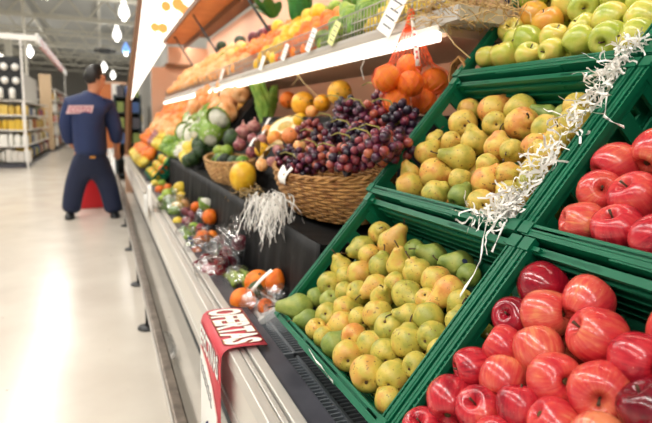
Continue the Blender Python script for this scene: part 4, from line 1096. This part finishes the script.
# mixed packs farther on
film_bag(atz(206, 256, ZD), (.07, .08, .055), 'blue striped clear bag of oranges on the ledge', seed=11)
for k in range(3):
    q = atz(206, 256, ZD)
    tag(MB().sheet(lambda u, v, q=q, k=k: q+Vector((-.078+.02*math.sin(3*v), .13*(v-.5), .03+.022*k+.012*u)), 1, 8).build('blue_band', M_navyink, solid=.001), ['lowest', 'middle', 'top'][k]+' blue band around the bag of oranges', 'band', 'blue bands')
for px, py, d, lb in ((203, 237, 15, 'upper'), (197, 243, 13, 'left'), (210, 217, 16, 'far'), (212, 236, 12, 'right')):
    L1(px, py, 'orange', M_orange, d, lb+' orange in the middle bags of the ledge', 'orange', None, 'oranges in the ledge bags', X=.50)
film_bag(atz(208, 230, ZD), (.08, .09, .08), 'clear bag with a bright orange, leaning on the black drape', seed=13)
for px, py, d, lb in ((190, 235, 12, 'front'), (194, 228, 12, 'middle'), (186, 240, 10, 'lower')):
    L1(px, py, 'lime', M_lime, d, lb+' lime in the green labelled ledge bag', 'lime', None, 'limes in the ledge bag', X=.46)
film_bag(atz(188, 243, ZD), (.07, .09, .05), 'clear bag of limes on the ledge', seed=17)
for px, py, d, lb in ((187, 222, 12, 'left'), (193, 215, 11, 'right')):
    L1(px, py, 'onion', M_onion, d, lb+' red onion beside the bag of limes', 'onion', None, 'red onions on the ledge', X=.50)
P1(206, 204, .54, 15, 'cauliflower', M_cauli, 'white cauliflower leaning on the drape under the pale basket', 'cauliflower')
for i, (px, py, kd, m, lb) in enumerate(((182, 198, 'lime', M_lemon, 'lemon'), (176, 193, 'lime', M_lime, 'lime'), (170, 205, 'lime', M_lime, 'lime'), (178, 207, 'lime', M_lemon, 'lemon'), (168, 195, 'lime', M_lime, 'lime'), (184, 206, 'orange', MATS['tangerine_peel'], 'tangerine'), (174, 212, 'lime', M_lime, 'lime'), (180, 188, 'lime', M_lemon, 'lemon'))):
    L1(px, py, kd, m, 13, '%s in the bagged citrus pile, %s of the pile' % (lb, ORD[i]), lb, None, 'bagged citrus pile on the ledge', X=.46)
film_bag(atz(176, 216, ZD), (.11, .22, .08), 'long clear bag over the citrus pile on the ledge', seed=19)
for i, (px, py, kd, m, d, nm) in enumerate(((230, 262, 'plum', M_tom, 14, 'plum'), (226, 252, 'plum', M_tom, 13, 'plum'), (196, 252, 'orange', M_orange, 12, 'orange'), (190, 247, 'lime', M_lime, 12, 'lime'), (184, 232, 'lime', M_lime, 11, 'lime'), (200, 229, 'plum', M_tom, 11, 'plum'), (178, 222, 'lime', M_lemon, 11, 'lemon'), (186, 212, 'onion', M_onion, 11, 'onion'), (196, 207, 'orange', M_orange, 11, 'orange'), (163, 200, 'lime', M_lime, 11, 'lime'), (165, 210, 'lime', M_lime, 11, 'lime'), (222, 240, 'onion', M_onion, 13, 'onion'), (160, 190, 'orange', M_orange, 10, 'orange'), (155, 184, 'lime', M_lemon, 9, 'lemon'), (162, 184, 'lime', M_lime, 9, 'lime'), (168, 188, 'orange', M_orange, 9, 'orange'))):
    L1(px, py, kd, m, d, 'small %s lying loose among the ledge bags, %s of the loose fruit' % (nm, ORD[i]), nm, None, 'loose fruit on the ledge')
film_bag(atz(222, 258, ZD), (.06, .08, .06), 'clear bag of plums between the apple bag and the drape', seed=23)
film_bag(atz(196, 258, ZD), (.06, .09, .05), 'flat clear bag at the ledge edge before the apples', seed=29)
# hanging plastic and boxes farther along the front
for px, py, lb in ((150, 196, 'white plastic sheet hanging over the cooler edge'), (146, 205, 'grey plastic sheet hanging low over the cooler edge')):
    p = atx(px, py, .275)
    tag(MB().sheet(lambda u, v, p=p: p+Vector((-.01*math.sin(v*11), .3*(v-.5), .16*(.5-u)+.01*math.sin(v*17))), 5, 14).build('plastic_sheet', M_white if px == 150 else M_foam, solid=.002), lb, 'plastic sheet')

# ------------------------------------------------------------------ shredded paper
def shreds(name, pts, n, spread, ln, label, drop=0., m=M_paper, wdt=.0046):
    b = MB()
    for k in range(n):
        i = random.random()*(len(pts)-1); j = int(i); q = pts[j].lerp(pts[j+1], i-j)+Vector((random.gauss(0, spread), random.gauss(0, spread), random.gauss(0, spread*.6)))
        d = rnd_axis(); pl = [q]; L_ = random.uniform(.6, 1.2)*ln; steps = 7
        for s_ in range(steps):
            d = (d+rnd_axis()*.8+Vector((0, 0, -drop))).normalized(); q = q+d*L_/steps; pl.append(q)
        side = rnd_axis()*wdt
        vs = []; fs = []
        for s_, q in enumerate(pl): vs += [q-side/2, q+side/2]
        for s_ in range(steps): fs.append((2*s_, 2*s_+1, 2*s_+3, 2*s_+2))
        b.add(vs, fs, True)
    return tag(b.build(name, m), label, 'shredded paper', kind='stuff')
dv = [px_slope(x, y, .006) for x, y in ((492, 222), (508, 205), (530, 178), (560, 142), (590, 105), (612, 72), (625, 54), (650, 40))]
shreds('shredded_paper', dv, 300, .0085, .058, 'white shredded paper garland along the divider above the pears')
dv2 = [px_slope(x, y, .006) for x, y in ((470, 213), (492, 216), (516, 195), (500, 225))]
shreds('shredded_paper', dv2, 60, .008, .05, 'white shredded paper tuft at the middle crate corner')
shreds('shredded_paper', [atx(x, y, .565) for x, y in ((250, 198), (260, 196), (272, 194), (284, 198), (266, 208))], 170, .012, .15, 'white shredded paper hanging below the grape basket', drop=1.1, wdt=.005)
shreds('shredded_paper', [atx(x, y, .62) for x, y in ((250, 190), (240, 194), (228, 196), (262, 190))], 110, .016, .07, 'straw coloured shreds under the yellow melon', drop=.2, m=M_twine)
def ribbon(pts, label, wdt=.006):
    q = [px_slope(x, y, n) for x, y, n in pts]
    b = MB(); vs = []; fs = []
    for i, p in enumerate(q):
        a_ = i*1.1; sd = Vector((0, math.cos(a_), math.sin(a_)))*wdt/2; vs += [p-sd, p+sd]
    for i in range(len(q)-1): fs.append((2*i, 2*i+1, 2*i+3, 2*i+2))
    b.add(vs, fs, True); tag(b.build('paper_ribbon', M_paper, solid=.0006), label, 'ribbon', 'twisted paper ribbons')
ribbon([(489, 216, .01), (486, 226, .008), (483, 238, .005), (482, 250, .004), (480, 262, .006), (474, 274, .006), (466, 286, .006), (460, 296, .004)], 'twisted white ribbon dangling over the lower pear crate')
ribbon([(505, 222, .012), (500, 234, .01), (495, 244, .008), (492, 252, .008)], 'short white ribbon at the apple crate corner')
ribbon([(607, 92, .012), (606, 104, .01), (604, 116, .01), (612, 122, .01), (624, 127, .01)], 'white ribbon curl below the top crate')
ribbon([(309, 349, .008), (316, 361, .01), (321, 366, .01), (325, 372, .01), (333, 382, .009)], 'white paper twist stuck on the front rim of the pears')

# ------------------------------------------------------------------ OFERTAS sign folded over the cooler edge
def text_mb(txt, wid, hei, off=0., ext=.0004, shear=0.):
    cu = bpy.data.curves.new('t', 'FONT'); cu.body = txt; cu.size = 1; cu.extrude = 0; cu.offset = off; cu.shear = shear; cu.resolution_u = 3
    ob = bpy.data.objects.new('t', cu); COL.objects.link(ob); dg = bpy.context.evaluated_depsgraph_get()
    me = bpy.data.meshes.new_from_object(ob.evaluated_get(dg))
    vs = [v.co.copy() for v in me.vertices]; fs = [tuple(p.vertices) for p in me.polygons]
    bpy.data.objects.remove(ob); bpy.data.curves.remove(cu); bpy.data.meshes.remove(me)
    return vs, fs
def text_obj(txt, name, m, parent, M4, wid, hei, off=0., lift=0., shear=0., bend=None):
    base, _f = text_mb(txt, wid, hei, 0, shear=shear)
    x0 = min(v.x for v in base); x1 = max(v.x for v in base); y0 = min(v.y for v in base); y1 = max(v.y for v in base)
    vs, fs = text_mb(txt, wid, hei, off, shear=shear)
    vs = [Vector(((v.x-x0)/(x1-x0)*wid-wid/2, (v.y-y0)/(y1-y0)*hei-hei/2, lift)) for v in vs]
    if bend: vs = [bend(v) for v in vs]
    b = MB(); b.add(vs, fs, False, M4); return b.build(name, m, parent)
so = Vector((.28, 1.485, .604))
sg = empty('offer_sign', so, None, 'red and white OFERTAS sign folded over the cooler edge', 'sign')
prof = [(.108, .005), (.085, .008), (.05, .010), (.02, .010), (.0, .007), (-.012, -.002), (-.017, -.014), (-.019, -.04), (-.021, -.42)]
def sgs(b, y0, y1, i0, i1, lift):
    pr = prof[i0:i1]
    vs = [(x-lift*(.2 if z > -.0 else 1), y, z+lift*(1 if z > 0 else 0)) for x, z in pr for y in (y0, y1)]
    b.add(vs, [(2*i, 2*i+1, 2*i+3, 2*i+2) for i in range(len(pr)-1)], True)
b = MB(); sgs(b, -.155, .15, 0, 9, 0); cdo = b.build('card', M_red, sg, solid=.0016)
MT = Matrix(((0, 1, 0, .048), (-1, 0, 0, 0), (0, 0, 1, .0105), (0, 0, 0, 1)))       # text x -> -Y, y -> +X
text_obj('OFERTAS', 'lettering_shadow', M_dred, cdo, MT, .275, .09, .085, .0006)
text_obj('OFERTAS', 'lettering_outline', M_yel, cdo, MT, .275, .09, .062, .0010)
text_obj('OFERTAS', 'lettering', M_paper, cdo, MT, .275, .09, .045, .0014)
MV = Matrix(((0, 0, -1, -.0222), (-1, 0, 0, 0), (0, 1, 0, -.055), (0, 0, 0, 1)))     # text x -> -Y, y -> +Z
MB().add([(-.021, -.15, -.092), (-.021, .145, -.092), (-.0195, .145, -.016), (-.0195, -.15, -.016)], [(0, 3, 2, 1)]).build('pale_band', M_red, cdo, solid=.0012)
text_obj('EFECTIVAS', 'second_line_outline', M_dred, cdo, MV, .27, .062, .06, .0004)
text_obj('EFECTIVAS', 'second_line', M_paper, cdo, MV, .27, .062, .03, .0010)
MB().add([(-.0225, .145, -.10), (-.0225, .10, -.103), (-.0225, .03, -.118), (-.0225, -.05, -.148), (-.0225, -.12, -.20), (-.0225, -.145, -.41), (-.0225, .145, -.41)], [(0, 1, 2, 3, 4, 5, 6)]).build('white_field', M_paper, cdo, solid=.0012)
MB().tube([(-.0235, .145, -.10), (-.0235, .10, -.103), (-.0235, .03, -.118), (-.0235, -.05, -.148), (-.0235, -.12, -.20), (-.0235, -.145, -.41)], .0022, 5).build('pale_edge', M_pink, cdo)
sw = MB()
for k in range(6):
    y = .125-.03*k; sw.tube([(-.0236, y, -.135-.008*k), (-.0236, y-.012, -.15-.008*k), (-.0236, y-.004, -.165-.008*k), (-.0236, y-.018, -.175-.008*k)], .0018, 5)
sw.build('script_writing', M_dkplastic, cdo)
sw = MB(); sw.tube([(-.0236, .06, -.34), (-.0236, .02, -.29), (-.0236, .035, -.36), (-.0236, -.02, -.32), (-.0236, -.03, -.38)], .006, 6); sw.build('blue_script', M_navyink, cdo)
# crumpled clear film on the floor behind the rail
p = atz(190, 345, .06)
tag(MB().ball((0, 0, 0), (.05, .12, .06), 20, 14, lambda q: q*(1+.3*noise.noise(q*18))).build('film_scrap', M_film, loc=(.25, p.y, .07)), 'crumpled clear film caught behind the bumper rail', 'film')

# ------------------------------------------------------------------ the man
def skin_obj(name, verts, edges, m, parent, sub=2, root=0):
    bm = bmesh.new(); lay = bm.verts.layers.skin.verify(); vs = []
    for i, (co, r) in enumerate(verts):
        v = bm.verts.new(co); rx, ry = r if isinstance(r, tuple) else (r, r); v[lay].radius = (rx, ry); v[lay].use_root = (i == root); vs.append(v)
    for a, b in edges: bm.edges.new((vs[a], vs[b]))
    me = bpy.data.meshes.new(name); bm.to_mesh(me); bm.free(); me.materials.append(m)
    o = link(name, me, parent); md = o.modifiers.new('skin', 'SKIN'); md.use_smooth_shade = True
    md = o.modifiers.new('sub', 'SUBSURF'); md.levels = sub; md.render_levels = sub
    return o
MY = 7.1; mo = at(93, 217, MY); mo.z = 0
man = empty('person', mo, None, 'man in navy work jacket and trousers standing in the aisle, back turned', 'person')
def mp(px, py, dy=0.):
    q = at(px, py, MY)-mo; return Vector((q.x, dy, q.z))
M_skin = mat('skin', '#c98a68', .5); M_navy = mat('navy_jacket', '#1e2e58', .75, bump=(7, .4, .03)); M_trs = mat('dark_navy_trousers', '#1b2440', .8, bump=(7, .4, .03)); M_hair = mat('black_hair', '#17120f', .5)
KS = 1.22
def kv(l): return [(c, (r[0]*KS, r[1]*KS) if isinstance(r, tuple) else r*KS) for c, r in l]
bodyv = kv([(mp(91, 150), .11), (mp(90, 128), .12), (mp(90, 108, .02), .12), (mp(92, 98, .02), .065), (mp(95, 91, .03), .055), (mp(96.5, 84, .04), (.075, .085)), (mp(96.5, 77.5, .03), (.09, .10)), (mp(96, 72, .03), .07),
         (mp(72, 102, .02), .06), (mp(66, 126, .04), .05), (mp(72, 146, .20), .035), (mp(75, 149, .27), .03),
         (mp(107, 104, .02), .06), (mp(115, 128, .0), .05), (mp(117, 146, .10), .035), (mp(117, 152, .14), (.035, .022)),
         (mp(83, 160), .09), (mp(75, 186, -.02), .065), (mp(71, 209), .045), (mp(71, 214, .0), .04), (mp(69, 215, .08), .03),
         (mp(99, 160), .09), (mp(107, 186, .02), .065), (mp(113, 209, .0), .045), (mp(113, 214, 0), .04), (mp(117, 215, .06), .03)])
bodye = [(0, 1), (1, 2), (2, 3), (3, 4), (4, 5), (5, 6), (6, 7), (2, 8), (8, 9), (9, 10), (10, 11), (2, 12), (12, 13), (13, 14), (14, 15), (0, 16), (16, 17), (17, 18), (18, 19), (19, 20), (0, 21), (21, 22), (22, 23), (23, 24), (24, 25)]
hb = mp(117, 152, .14); nb = len(bodyv)
for k, (dx, dy, l) in enumerate(((.03, .02, .05), (.018, .035, .075), (.004, .04, .08), (-.012, .036, .075), (-.026, .028, .06))):
    bodyv.append((hb+Vector((dx, dy*.5, -.03)), .0095)); bodyv.append((hb+Vector((dx*1.3, dy, -.03-l*.55)), .009)); bodyv.append((hb+Vector((dx*1.2, dy*1.6, -.03-l)), .0075))
    i = nb+3*k; bodye += [(15, i), (i, i+1), (i+1, i+2)]
# nose and chin make the profile that looks to the right
bodyv += [(mp(103.5, 83.5, .05), .022), (mp(102, 88, .05), .032)]; bodye += [(5, len(bodyv)-2), (5, len(bodyv)-1)]
skin_obj('body', bodyv, bodye, M_skin, man)
jk = skin_obj('jacket', kv([(mp(91, 157), (.215, .16)), (mp(91, 150), (.225, .165)), (mp(89.5, 136), (.235, .17)), (mp(88.5, 120, .01), (.24, .17)), (mp(89, 106, .02), (.225, .15)), (mp(92, 97, .02), (.12, .105)), (mp(94, 92.5, .02), (.075, .08)),
         (mp(71, 105, .02), .095), (mp(66, 126, .03), .08), (mp(70, 145, .10), .06), (mp(108, 107, .02), .095), (mp(115, 128, .0), .08), (mp(117, 144, .06), .058)]),
         [(0, 1), (1, 2), (2, 3), (3, 4), (4, 5), (5, 6), (4, 7), (7, 8), (8, 9), (4, 10), (10, 11), (11, 12)], M_navy, man)
skin_obj('trousers', kv([(mp(91, 144), (.19, .145)), (mp(91, 152), (.19, .145)), (mp(91, 160), (.185, .145)), (mp(81, 170), (.112, .12)), (mp(74.5, 187, -.01), (.094, .105)), (mp(72, 203), (.086, .095)), (mp(71, 214), (.09, .1)),
         (mp(101, 170), (.112, .12)), (mp(108.5, 187, .01), (.094, .105)), (mp(112.5, 203), (.086, .095)), (mp(114, 214), (.09, .1))]),
         [(0, 1), (1, 2), (2, 3), (3, 4), (4, 5), (5, 6), (2, 7), (7, 8), (8, 9), (9, 10)], M_trs, man)
skin_obj('hair', kv([(mp(91.5, 85, .0), (.05, .07)), (mp(92, 79, .0), (.08, .095)), (mp(94.5, 73.5, .02), (.095, .105)), (mp(98.5, 71, .03), (.07, .095)), (mp(102, 72.5, .04), (.04, .075))]), [(0, 1), (1, 2), (2, 3), (3, 4)], M_hair, man)
MB().ball((0, 0, 0), (.012, .02, .032), 10, 8).build('ear', M_skin, man, loc=mp(97, 81, -.06))
MB().ball((0, 0, 0), (.008, .016, .01), 8, 6).build('eye', M_black, man, loc=mp(101.2, 80.5, -.01))
MB().ball((0, 0, 0), (.01, .02, .006), 8, 6).build('mouth', mat('lips', '#9c5848', .5), man, loc=mp(101.6, 86.2, .0))
for px, py, dx in ((70, 217, -.06), (115, 217, .06)):
    q = mp(px, py); q.z = 0
    MB().ball((0, 0, 0), (.06, .15, .08), 14, 10, lambda v: Vector((v.x, v.y, max(v.z, 0)))).build('shoe', M_black, man, loc=(q.x, -.03, .001))
pc = mp(81, 110, -.225)
MJ = Matrix(((1, 0, 0, pc.x), (0, 0, -1, pc.y), (0, 1, 0, pc.z), (0, 0, 0, 1)))
MB().add([(-.15, -.05, 0), (.12, -.035, 0), (.145, .055, 0), (-.12, .045, 0)], [(0, 1, 2, 3)], False, MJ).build('back_patch', mat('patch_pale', '#d9b7bd', .7), jk, solid=.01)
text_obj('COTO', 'back_lettering', mat('patch_red', '#a8323f', .6), jk, MJ @ Matrix.Translation((0, .0, .007)), .22, .065, .0, 0, .3)
MB().box(-.03, .03, -.006, .006, -.012, .012).build('pocket_label', M_yel, man, loc=mp(93, 156, -.215))

# red bin in front of him
p = atz(93, 207, 0); rb = empty('red_bin', p, Quaternion((0, 0, 1), .2), 'red plastic bin on the floor behind the man\'s legs', 'bin')
MR = mat('red_plastic', '#d3262e', .4)
MB().prism([(-.19, 0), (.19, 0), (.16, .36), (-.10, .36)], -.14, .14, Matrix(((1, 0, 0, 0), (0, 0, -1, 0), (0, 1, 0, 0), (0, 0, 0, 1)))).build('bin_body', MR, rb, bevel=.02)
MB().box(-.12, .17, -.15, .15, .36, .39).build('rim', MR, rb, bevel=.008); MB().tube([(-.05, -.15, .39), (-.05, -.1, .5), (-.05, .1, .5), (-.05, .15, .39)], .012, 6).build('handle', M_black, rb)

# ------------------------------------------------------------------ shelving beyond the aisle
PAL = ['#d8b43c', '#e6e2d8', '#c84a3c', '#3c5a8c', '#c9b8a0', '#7a8c4c', '#e0c060', '#f0efe8', '#8c3c4c', '#d8d4cc', '#b06a3c', '#4c4c54']
PM = [mat('pack_%d' % i, c, .5) for i, c in enumerate(PAL)]
PKM = {}
def pack(i, kind):
    if (i, kind) not in PKM:
        b = MB()
        if kind == 0: b.box(-.5, .5, -.5, .5, 0, 1); b.box(-.3, .3, -.51, -.5, .3, .7)
        else: b.lathe([(0, 0), (.46, 0), (.5, .04), (.5, .78), (.42, .86), (.28, .9), (.28, 1), (0, 1)], 10)
        PKM[(i, kind)] = b.mesh('pack', PM[i])
    return PKM[(i, kind)]
def gondola(x0, x1, y0, y1, hgt, levels, label, faces, grp):
    t = empty('shelving_unit', ((x0+x1)/2, y0, 0), None, label, 'shelving'); ox = (x0+x1)/2
    MB().box(x0-ox+.3, x1-ox-.3, .3, y1-y0, 0, hgt).build('back_board', M_wall, t)
    MB().box(x0-ox, x1-ox, 0, y1-y0, 0, .14).build('plinth', M_dkplastic, t)
    for x in (x0-ox+.02, x1-ox-.02):
        MB().box(x-.02, x+.02, .0, .04, 0, hgt).build('upright', M_white, t)
    for z in levels: MB().box(x0-ox, x1-ox, 0, y1-y0, z-.03, z).build('shelf', M_white, t)
    n = 0
    for li, z in enumerate(levels[:-1]):
        h = levels[li+1]-z-.08
        if 'end' in faces:
            x = x0+.08; k = 0
            while x < x1-.05:
                w_ = random.uniform(.1, .16); i = (li*5+k//3) % 12 if faces.get('end') is None else faces['end'][li]
                o = link('packaged_good', pack(i, (li+k//4) % 2), None, (x+w_/2, y0+.12, z), None, (w_*.92, .2, h*random.uniform(.7, 1)))
                tag(o, 'packaged good on the end of the %s, %s shelf up' % (grp, ORD[li]), 'package', grp+' end shelf %d' % li); x += w_; k += 1
        if 'side' in faces:
            y = y0+.45; k = 0
            while y < y1-.2:
                w_ = random.uniform(.28, .5); i = random.randrange(12)
                o = link('packaged_good', pack(i, random.randrange(2)), None, (x1-.16, y+w_/2, z), Quaternion((0, 0, 1), math.pi/2), (w_*.92, .26, h*random.uniform(.65, 1)))
                tag(o, 'packaged good along the side of the %s, %s shelf up' % (grp, ORD[li]), 'package', grp+' side shelf %d' % li); y += w_; k += 1
    return t
gondola(-3.2, -1.67, 14.3, 20.3, 2.35, [.14, .52, .88, 1.22, 1.55], 'left white shelving unit with stocked end facing the aisle', {'end': [9, 7, 0, 6, 0], 'side': 1}, 'left shelving')
# black panel with white bulbs on the end of the unit
hb_ = empty('hanging_rack', (-2.05, 14.28, 1.56), None, 'black rack of white bulb packs above the left end shelf', 'rack')
MB().box(-.75, .36, 0, .05, 0, .95).build('rack_panel', M_black, hb_)
for i in range(5):
    for j in range(2):
        q = (-.62+.22*i, -.05, .42+.3*j)
        bl = produce('plum', M_paper, (-2.05+q[0], 14.23, 1.56+q[2]), .075, (0, 0, 1), 'white bulb on the black rack, %s column from left, %s row' % (ORD[i], ['lower', 'upper'][j]), 'bulb', 'white bulbs on the black rack', parts=False, name='light_bulb')
for i in range(4):
    tag(MB().lathe([(0, 0), (.06, 0), (.065, .2), (.03, .24), (0, .24)], 10).build('white_jar', M_paper, loc=(-2.6+.24*i, 14.24, 1.58)), 'white jar under the bulbs, %s from left' % ORD[i], 'jar', 'white jars under the bulbs')
# header frame with red lettering
hd = empty('aisle_header', (-1.33, 14.3, 2.95), None, 'white overhead header frame with red lettering on the left', 'sign')
MB().box(-2.2, 0, -.03, .03, -.06, .06).build('front_beam', M_white, hd); MB().box(-.03, .03, 0, 10.6, -.1, .1).build('side_beam', M_white, hd)
for x, y in ((-.33, .0), (-1.5, 0), (-.05, 10.5)): MB().box(x-.018, x+.018, y-.018, y+.018, -2.95, -.05).build('post', M_white, hd)
MH = Matrix(((0, 0, 1, .034), (1, 0, 0, 3.2), (0, 1, 0, 0), (0, 0, 0, 1)))
MB().box(-.036, -.03, .6, 8.6, -.07, .07).build('red_band', M_red, hd); MB().box(.03, .036, .6, 8.6, -.07, .07).build('red_band', M_red, hd)
for k in range(14):
    MB().box(.036, .038, .9+.55*k, 1.2+.55*k, -.045, .045).build('letter_block', M_white, hd); MB().box(-.034, .034, .9+.55*k, 1.2+.55*k, -.108, -.1).build('letter_block', M_red, hd)
gondola(-3.4, -1.55, 22.0, 30., 2.2, [.14, .6, 1.0, 1.4, 1.8, 2.2], 'second shelving unit behind the left one', {'end': None, 'side': 1}, 'second shelving')
# beige panel and pillar behind him
for px0, px1, py0, Y, m, lb in ((40, 52, 74, 21.2, mat('beige_panel', '#d9bd98', .6), 'beige upright panel beyond the left shelving'),):
    a = at(px0, 100, Y); c = at(px1, 100, Y); zt = at(px0, py0, Y).z
    pn_ = empty('beige_partition', ((a.x+c.x)/2, Y, 0), None, lb, 'panel')
    MB().box(-(c.x-a.x)/2, (c.x-a.x)/2, -.03, .03, .06, zt).build('board', m, pn_); MB().box(-(c.x-a.x)/2, (c.x-a.x)/2, -.15, .15, 0, .06).build('foot', M_dkplastic, pn_)
# right of the man: white post, orange board, dark rack
a = at(118, 160, 12.); zt = at(118, 84, 12.).z
wp = empty('white_post', (a.x, 12., 0), None, 'white upright post right of the man', 'post')
MB().box(-.075, .075, -.075, .075, 0, zt).build('post', M_white, wp); MB().box(-.11, .11, -.11, .11, 0, .05).build('foot', M_dkplastic, wp)
a = at(110, 100, 13.); zt = at(110, 84, 13.).z
ob_ = empty('orange_board', (a.x, 13., 0), None, 'orange brown display board right of the man\'s head', 'board')
MB().box(-.2, .12, -.03, .03, zt-1.4, zt).build('board', mat('orange_board', '#c2703c', .5), ob_); MB().box(-.06, -.02, -.02, .02, 0, zt-1.4).build('leg', M_white, ob_); MB().box(-.2, .35, -.06, .06, zt, zt+.05).build('cap', M_peach, ob_)
x0 = at(122, 130, 11.5).x; x1 = at(134, 130, 11.5).x; zt = at(125, 95, 11.5).z
dr = empty('dark_rack', ((x0+x1)/2, 11.5, 0), None, 'dark metal rack with green stock at the aisle end', 'rack'); hw = (x1-x0)/2+.12
MB().box(-hw, hw, .25, .28, 0, zt).build('back', M_dark, dr)
for x in (-hw, hw): MB().box(x-.02, x+.02, -.2, .25, 0, zt).build('upright', M_dark, dr)
for i in range(6):
    z = .12+i*.3; MB().box(-hw, hw, -.2, .25, z-.02, z).build('shelf', M_dark, dr)
    for k in range(3):
        if i < 2: continue
        o = link('packaged_good', pack([5, 11, 3, 5][(i+k) % 4], k % 2), None, ((x0+x1)/2-hw+.1+k*.14, 11.4, z), None, (.12, .18, .2)); tag(o, 'dark green pack on the aisle end rack, %s shelf up' % ORD[i], 'package', 'end rack shelf %d' % i)
# distant shelving to close the aisle
gondola(-1.2, 2.2, 34, 36, 2.0, [.14, .6, 1.05, 1.5, 2.0], 'distant shelving unit closing the aisle end', {'end': None}, 'distant shelving')
gondola(-14, -6, 30, 32, 2.0, [.14, .6, 1.05, 1.5, 2.0], 'distant shelving unit at the far left', {}, 'far left shelving')
